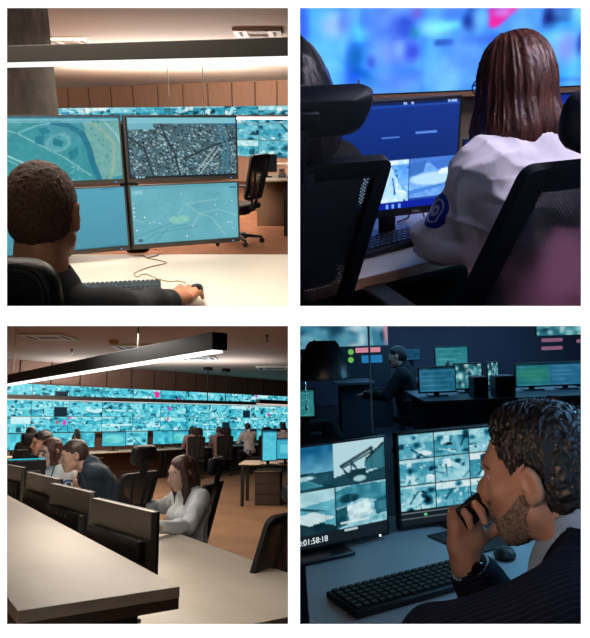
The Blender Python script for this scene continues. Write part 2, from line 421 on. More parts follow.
# ------------------------------------------------------------------ office chair (faces +y, floor at z = 0)
def round_poly(pts, r, n=5):
    out = []
    N = len(pts)
    for i in range(N):
        a, b, c = Vector(pts[i - 1]), Vector(pts[i]), Vector(pts[(i + 1) % N])
        u, v = (a - b).normalized(), (c - b).normalized()
        p0, p1 = b + u * r, b + v * r
        for k in range(n + 1):
            t = k / n
            out.append(p0 * (1 - t) ** 2 + b * 2 * t * (1 - t) + p1 * t ** 2)
    return out
def offset_in(pts, d):
    c = sum((Vector(p) for p in pts), Vector((0,) * len(pts[0]))) / len(pts)
    res = []
    N = len(pts)
    for i in range(N):
        a, b = Vector(pts[i - 1]), Vector(pts[(i + 1) % N])
        t = (b - a).normalized(); nrm = Vector((-t.y, t.x))
        if nrm.dot(c - Vector(pts[i])) < 0: nrm = -nrm
        res.append(Vector(pts[i]) + nrm * d)
    return res
def make_chair(M, label, group=None, low=True, recline=13, wt=.235, wb=.205, H=.54, rim=.045, uprights=True, head=True, zb=.56, net=None, arms=True, frame_mat=None, cut=None, hw=.14, hh=.17, hgap=.055, dish=.5, cr=.06):
    root = empty('office_chair', M, label, 'chair', group)
    fm = frame_mat or M_MATTE
    B = T(0, -.215, zb) @ RX(rad(recline))
    def curve(p):   # dished backrest
        return Vector((p[0], -.02 + .35 * p[0] ** 2 - .10 * (p[1] - H * .4) ** 2, p[1]))
    out = round_poly([(-wb, 0), (wb, 0), (wt, H), (-wt, H)], cr)
    if cut: out = [Vector((p[0], max(p[1], cut))) for p in out]
    inn = offset_in(out, rim)
    if rim > .03: inn = [Vector((p[0], min(p[1], H - rim * 1.15))) for p in inn]
    obj('backrest_frame', MB().ring([curve(p) for p in out], [curve(p) for p in inn], (0, -.026, 0)), fm, root, B, bevel=.006)
    n2 = MB(); N = 12
    big = offset_in(out, rim * .6)
    xs = [p[0] for p in big]; zs = [p[1] for p in big]; z0, z1 = min(zs), max(zs)
    vs, fs = [], []
    for i in range(N + 1):
        z = z0 + (z1 - z0) * i / N; hwid = (wb + (wt - wb) * z / H) - rim * .6
        for j in range(9): vs.append(curve((hwid * (j / 4 - 1), z)) + Vector((0, -.013, 0)))
    for i in range(N):
        for j in range(8): fs.append((i * 9 + j, i * 9 + j + 1, (i + 1) * 9 + j + 1, (i + 1) * 9 + j))
    n2.add(vs, fs); nb = obj('backrest_net', n2, net or M_NET, root, B)
    sm = nb.modifiers.new('cloth', 'SOLIDIFY'); sm.thickness = .002
    if uprights:
        for sx in (-1, 1):
            u = MB()
            pts = [(sx * .045, -.045, max(-.10, (cut or -1))), (sx * .05, -.055, .10 if not cut or cut < .1 else cut + .05), (sx * .075, -.05, H * .6), (sx * .10, -.035, H - .03)]
            u.tube(pts, [.014, .014, .013, .012], 8)
            obj('back_upright', u, fm, root, B)
    if head:
        hp = round_poly([(-hw * .86, 0), (hw * .86, 0), (hw, hh), (-hw, hh)], min(.05, hh * .42))
        hm = MB(); rows = [(1.0, 0), (1.04, .018), (.98, .045), (.8, .06)]
        vs, fs = [], []
        c = Vector((0, hh / 2)); n = len(hp)
        for s, yy in rows:
            for p in hp:
                q = c + (p - c) * s; vs.append((q[0], -yy + dish * q[0] ** 2 + .03, q[1]))
        for r in range(len(rows) - 1):
            for k in range(n): fs.append((r * n + k, r * n + (k + 1) % n, (r + 1) * n + (k + 1) % n, (r + 1) * n + k))
        fs += [tuple(range(n)), tuple(range(len(rows) * n - 1, (len(rows) - 1) * n - 1, -1))]
        hm.add(vs, fs)
        obj('headrest', hm, frame_mat or mat('chair_leather', (24, 25, 28), .5, bump=.15, scale=220), root, B @ T(0, -.02, H + hgap), bevel=.004)
        br = MB().box((0, -.045, H + .03), (.085, .02, .13)).box((0, -.05, H + .1), (.12, .025, .035))
        obj('headrest_bracket', br, fm, root, B, bevel=.004)
    if arms and low:
        for sx in (-1, 1):
            obj('armrest', MB().box((sx * .27, .02, .665), (.075, .26, .028)), mat('arm_pad', (26, 26, 28), .65), root, bevel=.012, seg=3)
            obj('armrest_post', MB().tube([(sx * .24, -.02, .44), (sx * .275, -.01, .50), (sx * .275, .0, .655)], .017, 8), fm, root)
    if low:
        obj('seat', MB().box((0, .03, .455), (.49, .47, .075)), mat('chair_cloth', (28, 28, 31), .9, bump=.3, scale=300), root, bevel=.03, seg=4)
        obj('seat_mechanism', MB().box((0, -.02, .39), (.16, .26, .06)).tube([(0, -.14, .40), (0, -.25, .43), (0, -.29, .55)], .022, 8), M_BLACK, root, bevel=.008)
        obj('gas_column', MB().tube([(0, 0, .12), (0, 0, .25), (0, 0, .251), (0, 0, .37)], [.03, .03, .017, .017], 12), M_BLACK, root)
        bs = obj('base_hub', MB().lathe([(.045, .07), (.05, .09), (.05, .125), (.03, .14)], 16), M_BLACK, root)
        for k in range(5):
            a = 2 * PI * k / 5 + .3
            A = RZ(a)
            lg = MB().add([A @ Vector(v) for v in [(.03, -.028, .075), (.03, .028, .075), (.31, .016, .065), (.31, -.016, .065), (.03, -.024, .125), (.03, .024, .125), (.31, .013, .088), (.31, -.013, .088)]],
                          [(0, 1, 2, 3), (7, 6, 5, 4), (0, 4, 5, 1), (1, 5, 6, 2), (2, 6, 7, 3), (3, 7, 4, 0)])
            obj('base_leg', lg, M_BLACK, root, bevel=.004)
            c = A @ Vector((.30, 0, 0))
            obj('caster', MB().lathe([(.018, -.022), (.03, -.018), (.031, 0), (.03, .018), (.018, .022)], 14, T(c.x, c.y, .031) @ RZ(a + 1) @ RX(PI / 2)), M_RUBBER, root)
    return root

def by_top(R, t, yaw, recline, H=.54, zb=.56):
    """where a chair stands when it is turned by yaw and the middle of its backrest's top edge is at t"""
    q = RZ(yaw).to_3x3() @ Vector((0, -.215 - H * math.sin(rad(recline)), zb + H * math.cos(rad(recline))))
    return R.M @ T(Vector(t) - q) @ RZ(yaw)

# ------------------------------------------------------------------ monitor (screen faces -y, origin on the desk below the panel)
def make_monitor(M, label, w, h, pic, smat, group=None, bez=.012, chin=.018, lift=.12, stand=True, rear=True, case=None, base=(.24, .19), thick=.03, tilt=0, name='monitor', cat='monitor', neck=None):
    root = empty(name, M, label, cat, group)
    cm = case or M_BLACK
    P = T(0, 0, lift) @ RX(rad(tilt))
    b = MB().box((0, .5 * thick, (h + chin + bez) / 2), (w + 2 * bez, thick, h + chin + bez))
    hs = obj('casing', b, cm, root, P, bevel=.004)
    if rear:
        obj('rear_housing', MB().box((0, thick + .018, (h + chin) * .45), (w * .72, .04, h * .62), M=None), mat('rear_plastic', (44, 42, 40), .35, rgb2=(58, 56, 53), scale=9), root, P, bevel=.012, seg=3)
    if pic is not None:
        panel('screen', w, h, pic, smat, root, P @ T(0, -.0012, chin))
    if stand:
        obj('stand_neck', MB().box((0, thick + .03, (lift + h * .4) / 2), (neck or .055, .022, lift + h * .4)), cm, root, bevel=.004)
        obj('stand_base', MB().box((0, .03, .006), (base[0], base[1], .012)), cm, root, bevel=.005)
    return root

def desk_frame(M, label, w, d, h=.74, top=.028, legs=True, panel_h=0, edge=None, group=None, name='desk', topmat=None, leg_w=.05):
    """desk in local coordinates: x 0..w, y 0..d"""
    root = empty(name, M, label, 'desk', group)
    obj('desk_top', MB().box((w / 2, d / 2, h - top / 2), (w, d, top)), topmat or M_WHITE, root, bevel=.003)
    if legs:
        for x in (leg_w, w - leg_w):
            for y in (leg_w, d - leg_w):
                obj('leg', MB().box((x, y, (h - top) / 2), (leg_w, leg_w, h - top)), M_BLACK, root, bevel=.003)
            obj('leg_rail', MB().box((x, d / 2, h - top - .025), (leg_w, d - 2 * leg_w, .05)), M_BLACK, root)
    if panel_h:
        obj('modesty_panel', MB().box((w / 2, d - .06, h - top - panel_h / 2), (w - 3 * leg_w, .018, panel_h)), edge or M_BLACK, root)
    return root
# ------------------------------------------------------------------ trimming a thing where the added divider or slab passes
def world_of(o):
    m = o.matrix_basis.copy()
    while o.parent is not None:
        o = o.parent; m = o.matrix_basis @ m
    return m
def trim(root, room, planes=None, margin=.0065):
    todo = [root]; allo = []
    while todo:
        o = todo.pop(); allo.append(o); todo += list(o.children)
    dead = []
    for o in allo:
        if o.type != 'MESH': continue
        W = world_of(o)
        for p, n in (planes or room.planes(margin)):
            pw = room.M @ p; nw = room.M.to_3x3() @ n
            if all(((W @ v.co) - pw).dot(nw) >= 0 for v in o.data.vertices): continue
            if o.data.users > 1: o.data = o.data.copy()
            bm = bmesh.new(); bm.from_mesh(o.data)
            Wi = W.inverted(); pl = Wi @ pw; nl = (W.to_3x3().transposed() @ nw).normalized()
            g = bm.verts[:] + bm.edges[:] + bm.faces[:]
            r = bmesh.ops.bisect_plane(bm, geom=g, dist=1e-6, plane_co=pl, plane_no=nl, clear_inner=True)
            ed = [e for e in r['geom_cut'] if isinstance(e, bmesh.types.BMEdge)]
            if ed:
                try: bmesh.ops.holes_fill(bm, edges=[e for e in ed if e.is_boundary], sides=0)
                except Exception: pass
            bm.to_mesh(o.data); bm.free()
        if len(o.data.polygons) == 0: dead.append(o)
    for o in dead:
        for c in list(o.children): c.parent = None; bpy.data.objects.remove(c)
        bpy.data.objects.remove(o)
    return root
# ================================================================== ROOM A: grey-haired man at four map monitors
def room_a():
    R = RA
    wallm = mat('wood_panel_light', (184, 146, 122), .6, rgb2=(170, 132, 108), scale=2.5, stretch=(6, 6, .7))
    ceilm = mat('ceiling_cream', (214, 198, 184), .85)
    concm = mat('concrete', (150, 146, 138), .9, rgb2=(104, 102, 98), scale=9, bump=.25, detail=8)
    carpet = mat('carpet_rust', (118, 74, 46), .95, rgb2=(94, 58, 34), scale=5, bump=.4, bscale=260)
    ZC = 2.30
    # back wall runs at a slant: nearer on the right
    def wy(x): return 15.2 - x * 0.62
    xl, xr = -9.0, 0.3
    struct(R, 'floor', [(-9, .9, 0), (.3, .9, 0), (.3, 22, 0), (-9, 22, 0)], (0, 0, -.02), carpet)
    struct(R, 'ceiling', [(-9, .93, ZC), (.3, .93, ZC), (.3, 24, ZC), (-9, 24, ZC)], (0, 0, .05), ceilm)
    struct(R, 'wall_back', [(xl, wy(xl), -1), (xr, wy(xr), -1), (xr, wy(xr), ZC), (xl, wy(xl), ZC)], (0, .1, 0), wallm)
    # grooves between the wood panels
    for k, px in enumerate((68, 89, 111, 133, 158, 183, 208, 232, 255, 277)):
        p = R.ray(px, 95); t = 15.2 / (p.y + .62 * p.x); x = p.x * t
        g = obj('trim_groove', MB().box((x, wy(x) - .012, 1.95), (.03, .012, .66)), mat('groove_dark', (104, 72, 56), .7), None, R.M); tag(g, kind='structure')
    pil = obj('column_concrete', MB().box((-1.93 - .8, 4.5 + .5, 1.15), (1.6, 1.0, 2.3)), concm, None, R.M, bevel=.01); tag(pil, kind='structure')

    # pendant lamp across the room
    a, b = R.y(2, 60, 2.80), R.y(293, 48, 2.50)
    ln = (b - a).length; d = (b - a).normalized()
    ang = math.atan2(d.y, d.x)
    zz = (a.z + b.z) / 2; pmid = ((a.x + b.x) / 2, (a.y + b.y) / 2)
    LM = R.M @ T((a.x + b.x) / 2, (a.y + b.y) / 2, zz) @ RZ(ang)
    lamp = empty('pendant_lamp', LM, 'long black linear pendant lamp glowing below, passing in front of concrete column', 'lamp')
    obj('lamp_housing', MB().box((0, 0, .010), (ln, .07, .062)), mat('lamp_black', (88, 82, 76), .5), lamp, bevel=.003)
    obj('diffuser', MB().box((0, 0, -.028), (ln - .002, .064, .014)), emat('led_a', (250, 246, 240), 1.25), lamp)
    # far pendant lamp: white strip over the back desks, with two hanging wires
    p, q = R.y(128, 113.5, 9.5), R.y(292, 118.5, 9.5)
    p.z = q.z = 1.477
    lamp2 = empty('pendant_lamp', R.M @ T((p + q) / 2), 'thin white linear pendant lamp hanging before the far video wall by two wires', 'lamp')
    obj('diffuser', MB().box((0, 0, 0), ((q - p).length, .06, .03)), M_LED, lamp2)
    obj('lamp_housing', MB().box((0, 0, .03), ((q - p).length, .07, .03)), mat('lamp_black', (88, 82, 76), .5), lamp2)
    for px in (168, 203):
        w = R.y(px, 80, 9.5)
        obj('hanging_wire', MB().tube([(w.x - (p.x + q.x) / 2, 0, .03), (w.x - (p.x + q.x) / 2, 0, ZC - 1.477)], .007, 6), M_BLACK, lamp2)

    # ceiling air outlets
    def vent(px, py, lab):
        c = R.z(px, py, ZC)
        v = empty('ceiling_vent', R.M @ T(c), lab, 'air vent', 'square ceiling air outlets')
        s = .235
        obj('frame', MB().ring([(-s, -s * 1.05, 0), (s, -s * 1.05, 0), (s, s * 1.05, 0), (-s, s * 1.05, 0)], [(-.1, -.13, 0), (.1, -.13, 0), (.1, .13, 0), (-.1, .13, 0)], (0, 0, -.03)), mat('vent_white', (238, 226, 214), .6), v, bevel=.004)
        obj('grille', MB().box((0, 0, -.012), (.22, .26, .012)), mat('vent_grey', (188, 166, 150), .7), v)
        for sx in (-1, 1):
            obj('slot', MB().box((sx * .165, 0, -.031), (.03, .3, .004)), mat('vent_slot', (96, 76, 66), .8), v)
        for sy in (-1, 1):
            obj('slot', MB().box((0, sy * .19, -.031), (.2, .03, .004)), mat('vent_slot', (96, 76, 66), .8), v)
    vent(258, 31, 'square white ceiling air outlet at the right, clear of the column')
    vent(70, 40, 'square white ceiling air outlet partly hidden by the concrete column')

    # desk
    desk = empty('desk', R.M, 'white desk carrying the four map monitors, keyboard and mouse', 'desk')
    obj('desk_top', MB().box((-.89, 3.02, .7275), (1.76, 1.13, .025)), mat('desk_cream', (238, 226, 208), .4, rgb2=(232, 219, 200), scale=2), desk, bevel=.003)

    # four map monitors: two columns meeting at the divider near x = 126 px
    def map_a():
        p = Pic(150, 84, (62, 148, 164)); rs = np.random.RandomState(3)
        p.poly([(0, .2), (.3, .08), (.8, .65), (.75, 1), (0, 1)], (54, 150, 158)); p.poly([(.66, .1), (1, .05), (1, .9), (.72, 1)], (112, 172, 168))
        p.poly([(0, .06), (.28, .06), (.2, .2), (0, .3)], (70, 156, 164))
        for k in range(9): p.line([(.0 + .05 * k, .75 + .02 * k), (.12 + .06 * k, 1.0)], .008, (98, 178, 190), .8)
        p.line([(0, .45), (.3, .78), (.42, 1.0)], .014, (152, 208, 208)); p.line([(0, .52), (.28, .83)], .008, (130, 196, 200))
        p.line([(.05, .16), (.2, .25), (.34, .14), (.52, .08)], .010, (120, 190, 202)); p.line([(.2, .25), (.5, .62), (.68, .92)], .010, (128, 192, 200)); p.line([(.03, .6), (.2, .25)], .008, (60, 128, 140))
        p.line([(.45, .09), (.55, .14), (.64, .26), (.68, .45), (.70, .72), (.74, 1.0)], .040, (22, 118, 142))
        p.line([(.72, .1), (.8, .25), (.87, .42), (.86, .7), (.82, 1)], .022, (142, 178, 160)); p.line([(.8, .06), (.9, .3), (.95, .7)], .012, (148, 200, 206))
        p.ell(.47, .40, .085, .145, (120, 178, 186), rot=.25); p.ell(.47, .40, .066, .115, (74, 160, 172), rot=.25); p.poly([(.445, .33), (.51, .37), (.495, .47), (.43, .43)], (16, 122, 140))
        p.poly([(.34, .2), (.40, .16), (.43, .24), (.37, .29)], (20, 124, 142)); p.poly([(.32, .30), (.38, .28), (.37, .44), (.31, .40)], (20, 124, 142)); p.poly([(.53, .55), (.61, .46), (.60, .60), (.55, .68)], (20, 124, 142))
        for _ in range(60):
            u, v = rs.uniform(.4, 1), rs.uniform(.1, 1); p.rect(u, v, u + .012, v + .03, (66, 136, 150), .7)
        for _ in range(26):
            u = rs.uniform(.35, .62); v = rs.uniform(.72, 1); p.rect(u, v, u + .02, v + .03, (112, 176, 186), .8)
        p.a[:] = np.roll(p.a, 12, axis=1); p.a[:, :12] = np.array((58, 148, 160)) / 255.0
        p.rect(0, 0, 1, .03, (40, 116, 140)); p.rect(0, .03, 1, .075, (118, 186, 200)); p.rect(.02, .08, .8, .10, (150, 208, 214), .8)
        for u in (.8, .84, .88, .92): p.rect(u, .08, u + .014, .10, (20, 80, 100))
        p.a += (p.noise(rs, 40, .03))[..., None]
        return p
    def map_b():
        p = Pic(170, 96, (70, 104, 116)); rs = np.random.RandomState(5)
        for _ in range(1900):
            u, v = rs.uniform(.0, 1), rs.uniform(.12, 1); s = rs.uniform(.006, .02); c = rs.choice([18, 30, 46, 90, 140, 190, 225]); an = rs.uniform(0, 1.57)
            w = s * rs.uniform(.5, 1.6); cs, sn = math.cos(an) * s, math.sin(an) * s * 1.7
            p.poly([(u, v), (u + cs, v + sn), (u + cs - sn * .5, v + sn + cs), (u - sn * .5, v + cs)], (c * .82, c * .98, c * 1.02), .9)
        for a in ([(.3, .1), (.36, .4), (.42, .6), (.46, 1)], [(.0, .3), (.15, .5), (.22, 1)], [(.5, .7), (.75, .5), (1, .35)]): p.line(a, .014, (36, 52, 60))
        for a in ([(.82, .1), (.88, .5), (.86, 1)], [(.86, .1), (.92, .5), (.9, 1)]): p.line(a, .02, (70, 130, 150), .8)
        for a in ([(.62, .9), (.8, .5)], [(.66, .92), (.84, .52)]): p.line(a, .007, (190, 205, 208))
        p.rect(0, 0, 1, .025, (10, 40, 56)); p.rect(0, .025, 1, .115, (128, 196, 210)); p.rect(0, .115, .24, .21, (112, 178, 192)); p.rect(.88, .115, 1, .14, (20, 110, 150))
        p.rect(0, .97, 1, 1, (12, 34, 46)); p.rect(0, 0, .015, 1, (10, 40, 56))
        for u in (.06, .09, .12): p.rect(u, .972, u + .015, .995, (150, 210, 220))
        return p
    def map_c():
        p = Pic(80, 48, (84, 166, 190)); p.a *= (1 - .10 * p.V)[..., None]; p.rect(.62, .10, .635, .125, (20, 60, 80)); p.rect(.64, .115, .65, .13, (20, 60, 80)); p.rect(.82, .03, .93, .05, (60, 140, 165)); p.rect(.8, .95, .95, .97, (60, 140, 165)); p.rect(0, .985, 1, 1, (40, 120, 150)); return p
    def map_d():
        p = Pic(150, 84, (106, 178, 192)); rs = np.random.RandomState(8)
        p.a += (p.noise(rs, 10, .025))[..., None]
        p.rect(0, 0, 1, .06, (96, 168, 184)); p.rect(.02, .08, .11, .14, (140, 204, 214))
        p.ell(.43, .60, .10, .075, (134, 200, 190), rot=-.2)
        for pts in ([(0, .88), (.12, .8), (.3, .7), (.36, .64)], [(.06, .98), (.2, .82), (.4, .78), (.6, .74)], [(.2, .95), (.32, .74), (.5, .7)]): p.line(pts, .007, (78, 150, 172))
        for pts in ([(.5, .34), (.62, .52), (.74, .6), (.86, .92)], [(.62, .52), (.8, .46), (1, .6)], [(.42, .5), (.5, .34), (.8, .28)], [(.55, .75), (.62, .52)], [(0, .55), (.1, .62)]): p.line(pts, .006, (150, 208, 208))
        for _ in range(16):
            u, v = rs.uniform(.02, .95), rs.uniform(.15, .9); p.rect(u, v, u + .012, v + .018, (214, 240, 240))
        for _ in range(80):
            u, v = rs.uniform(.05, .95), rs.uniform(.12, .95); p.rect(u, v, u + .018, v + .012, (84, 152, 170), .8)
        for v in (.28, .36, .43, .5): p.rect(.012, v, .026, v + .02, (220, 244, 244))
        p.rect(.92, .07, .99, .10, (20, 110, 150)); p.rect(.04, .9, .08, .95, (60, 100, 110)); p.rect(0, .99, 1, 1, (30, 80, 100))
        return p
    wood = mat('bezel_brown', (62, 56, 50), .5)
    div = R.y(126.5, 182, 3.44)
    base_z = .795
    H2 = .344
    wr = .60
    rdir = rad(23); ldir = rad(-14)
    for col, yaw, wid, pics, sgn in (('right', rdir, .615, (map_b(), map_d()), 1), ('left', rad(27), .70, (map_a(), map_c()), -1)):
        ux, uy = math.cos(yaw), math.sin(yaw)
        c = Vector((div.x + sgn * ux * (wid / 2 + .006), div.y + sgn * uy * (wid / 2 + .006), 0))
        for row, pic in ((1, pics[0]), (0, pics[1])):
            lab = {('right', 1): 'monitor showing a grey aerial photograph map, upper right of the four', ('right', 0): 'monitor showing a pale blue road map with a lake, lower right of the four',
                   ('left', 1): 'monitor showing a teal street map with an oval stadium and river', ('left', 0): 'plain blue blank monitor half hidden behind the man\'s head'}[(col, row)]
            z = base_z + row * (H2 + .012)
            m = empty('map_monitor', R.M @ T(c.x, c.y, z) @ RZ(yaw), lab, 'monitor', 'two by two wall of map monitors')
            obj('casing', MB().box((0, .017, H2 / 2), (wid, .03, H2)), wood, m, bevel=.003)
            panel('screen', wid - .022, H2 - .032, pic, S_A, m, T(0, -.0012, .026 if row == 0 else .024))
            obj('power_light', MB().box((wid * .43, -.001, .010), (.007, .004, .005)), emat('power_blue', (60, 160, 255), 1.5), m)
        if col == 'right':
            # shared foot under the screens
            pass
    ft = R.z(137, 252, .741)
    st = empty('monitor_stand', R.M @ T(ft.x, ft.y + .02, .741), 'round black monitor foot and arm on the white desk', 'stand')
    obj('base', MB().lathe([(.062, 0), (.066, .012), (.062, .022), (.03, .034), (.022, .05)], 28), M_BLACK, st)
    obj('arm', MB().tube([(0, 0, .04), (0, .05, .12), (0, .07, .6)], .016, 10), M_BLACK, st)
    obj('gap_blocking_pole', MB().box((div.x - ft.x, div.y + .05 - ft.y - .02, .38), (.09, .03, .66)), M_BLACK, st)  # added behind the monitors to darken the bright gap between columns
    obj('cap', MB().lathe([(.012, .045), (.012, .056), (.004, .06)], 12, T(-.01, -.03, -.02)), mat('cap_grey', (170, 170, 168), .4), st)

    # keyboard, mouse, cables
    def keyboard(M, label, w, d, rows, cols, m1, m2, name='keyboard'):
        k = empty(name, M, label, 'keyboard')
        obj('tray', MB().box((0, 0, .009), (w, d, .018)), m1, k, bevel=.004)
        km = MB(); gx, gy = (w - .016) / cols, (d - .016) / rows
        for i in range(rows):
            for j in range(cols): km.box((-w / 2 + .008 + gx * (j + .5), -d / 2 + .008 + gy * (i + .5), .0215), (gx * .82, gy * .8, .008), taper=.82)
        obj('keys', km, m2, k, smooth=False)
        return k
    globals()['keyboard'] = keyboard
    kp = R.z(124, 288, .741)
    keyboard(R.M @ T(kp.x - .04, kp.y - .03, .741) @ RZ(rad(12)), 'dark keyboard on the white desk by the man\'s arm', .42, .14, 6, 20, mat('kb_dark', (40, 42, 44), .5), mat('kb_keys', (62, 72, 76), .5))
    def cable(pts, r, m, label, R=R, z=.7435):
        c = [R.z(x, y, z) for x, y in pts]
        P = []
        for i in range(len(c) - 1):
            p0, p1, p2, p3 = c[max(i - 1, 0)], c[i], c[i + 1], c[min(i + 2, len(c) - 1)]
            for s in range(6):
                t = s / 6
                P.append(.5 * ((2 * p1) + (p2 - p0) * t + (2 * p0 - 5 * p1 + 4 * p2 - p3) * t * t + (3 * p1 - p0 - 3 * p2 + p3) * t ** 3))
        P.append(c[-1])
        return tag(obj('cable', MB().tube(P, r, 6), m, None, R.M), label, 'cable')
    tan = mat('cable_tan', (164, 126, 72), .5)
    cable([(186, 283), (178, 281), (170, 281.5), (158, 279), (145, 274), (137, 277), (135, 273), (150, 267), (166, 263), (158, 260), (147, 258), (143, 255)], .0026, tan, 'tan mouse cable curling across the white desk from the hand')
    cable([(148, 257.5), (158, 255), (161, 251), (152, 249), (143, 251)], .0026, mat('cable_dark', (70, 58, 48), .5), 'short dark brown cable looping beside the monitor foot')
    mp = R.z(196, 292, .7405)
    ms = empty('computer_mouse', R.M @ T(mp.x, mp.y, .7405) @ RZ(rad(-8)), 'dark computer mouse under the man\'s hand', 'mouse')
    v = MB()
    prof = []
    n1, n2 = 10, 14
    vs, fs = [(0, 0, .036)], []
    for i in range(1, n1 + 1):
        t = i / n1 * PI / 2
        for k in range(n2):
            a = 2 * PI * k / n2; vs.append((.031 * math.sin(t) * math.cos(a), .055 * math.sin(t) * math.sin(a), .036 * math.cos(t) ** .6))
    for k in range(n2): fs.append((0, 1 + k, 1 + (k + 1) % n2))
    for i in range(n1 - 1):
        for k in range(n2): fs.append((1 + i * n2 + k, 1 + (i + 1) * n2 + k, 1 + (i + 1) * n2 + (k + 1) % n2, 1 + i * n2 + (k + 1) % n2))
    fs.append(tuple(1 + (n1 - 1) * n2 + k for k in range(n2)))
    obj('shell', v.add(vs, fs), M_BLACK, ms)

    # black leather headrest / chair at the lower left
    ch = empty('office_chair', R.M @ T(R.y(20, 290, 1.42)) @ RZ(rad(-12)), 'black leather chair back directly behind the grey-haired man', 'chair')
    hp = round_poly([(-.155, -.22), (.105, -.22), (.098, .075), (-.15, .075)], .075, 8)
    n = len(hp); vs, fs = [], []
    rows = [(.86, .03), (.97, .018), (1.0, .0), (.97, -.02), (.88, -.03)]
    for s, yy in rows:
        for p in hp: vs.append((p[0] * s, yy, p[1] * s))
    for r in range(len(rows) - 1):
        for k in range(n): fs.append((r * n + k, r * n + (k + 1) % n, (r + 1) * n + (k + 1) % n, (r + 1) * n + k))
    fs += [tuple(range(n)), tuple(range(len(rows) * n - 1, (len(rows) - 1) * n - 1, -1))]
    lea = mat('black_leather', (20, 19, 20), .42, bump=.2, scale=160)
    obj('backrest', MB().add(vs, fs), lea, ch, bevel=.004)
    pi = offset_in(hp, .022)
    trim(ch, R); obj('piping', MB().tube([(p[0], -.0315, p[1]) for p in pi], .0035, 6, closed=True), mat('piping_grey', (44, 42, 42), .5), ch); trim(ch, R)

    # far video wall: rows of displays, seen over and right of the monitors
    cell = 0.62; z0, z1 = .60, 1.76; rows = 3
    rh = (z1 - z0) / rows
    rs = np.random.RandomState(21)
    ramp = [(0, (6, 30, 40)), (.3, (18, 92, 112)), (.6, (50, 158, 184)), (.85, (150, 214, 224)), (1, (236, 244, 240))]
    nrm_yaw = math.atan2(-.62, 1.0)
    L_ = math.hypot(1, .62)
    xs0 = -.02; stepx = .98 / L_
    for c in range(9):
        x = xs0 - stepx * (c + .5)
        px = CX + F * x / wy(x)
        for r in range(rows):
            if px < 236 and r < rows - 1: continue
            pic = cctv(rs, 30, 20, ramp)
            pic.a += pic.noise(rs, 12, .05)[..., None]
            rn = ('bottom', 'middle', 'top')[r]
            if c == 3 and r == 0: pic.ell(.4, .4, .3, .2, (240, 190, 140), .8)
            o = panel('video_wall_display', .97, rh - .012, pic, S_A2, None, R.M @ T(x, wy(x) - .09, z0 + r * rh) @ RZ(nrm_yaw), thick=.06)
            tag(o, 'teal display, %s row of the far video wall, %s from its right end' % (rn, ORD[c]), 'display', 'far video wall beyond the map monitors')
    # far work place at the right
    bd = empty('desk', R.M, 'far cream desk with black legs at the right under the video wall', 'desk')
    dp = R.z(250, 177, .74)
    obj('desk_top', MB().box((-.19, dp.y + .05, .725), (.70, .75, .03)), mat('desk_cream', (238, 226, 208), .4), bd)
    obj('leg', MB().box((-.105, dp.y - .22, .355), (.075, .075, .71)), M_BLACK, bd)
    obj('leg', MB().box((-.105, dp.y + .32, .355), (.075, .075, .71)), M_BLACK, bd)
    obj('modesty_panel', MB().box((-.19, dp.y + .37, .37), (.68, .03, .68)), mat('panel_beige', (150, 118, 94), .7), bd)
    make_monitor(R.M @ T(-.40, dp.y + .02, .741) @ RZ(rad(200)), 'small dark monitor standing on the far cream desk, turned away', .30, .20, None, None, lift=.06, case=mat('blue_black', (30, 46, 58), .4), base=(.16, .12), rear=False)
    tp = MB().box((0, 0, .03), (.09, .09, .06)).box((0, .02, .085), (.07, .03, .06))
    tag(obj('desk_telephone', tp, mat('phone_grey', (74, 70, 68), .5), None, R.M @ T(-.17, dp.y - .1, .741), bevel=.006), 'small dark desk telephone on the far cream desk', 'telephone')
    rp = obj('desk_shelf', MB().box((0, 0, 0), (.44, .3, .02)).box((-.2, 0, -.07), (.015, .3, .13)).box((.2, 0, -.07), (.015, .3, .13)), mat('desk_cream', (238, 226, 208), .4), None, R.M @ T(-.25, dp.y + .26, .885)); tag(rp, 'low cream riser shelf at the back of the far desk', 'shelf')
    cp = R.z(250, 216, 0)
    make_chair(R.M @ T(cp.x + .0, dp.y - .72, 0) @ RZ(rad(60)), 'black office chair at the far cream desk, beside the map monitors\' right edge', wt=.2, wb=.19, head=False)
    trim(bd, R)
    # area lights: unseen overhead ones, an added uplight, the near pendant's own
    spot_area(R, 'unseen_overhead_light', (-1.0, 2.6, 2.26), 1.2, 21, (255, 244, 232), aim=(-1.0, 2.7, 0))
    spot_area(R, 'unseen_overhead_light', (-2.4, 7.0, 2.26), 2.4, 190, (255, 240, 224), aim=(-2.4, 7.2, 0))  # added for the back of the room, no fixture there
    spot_area(R, 'unseen_overhead_light', (-2.4, 11.5, 2.26), 3.0, 330, (255, 236, 222), aim=(-2.4, 14.5, 1.3))  # added to brighten the back wall
    spot_area(R, 'added_uplight', (-1.6, 9.8, 1.60), 2.6, 620, (255, 246, 236), aim=(-1.6, 9.81, 3), sy=.08)  # added to brighten the ceiling, set behind the far pendant
    spot_area(R, 'pendant_light', (pmid[0], pmid[1], zz - .04), ln * .95, 15, (255, 244, 230), aim=(pmid[0], pmid[1] + .001, 0), sy=.05)
room_a()
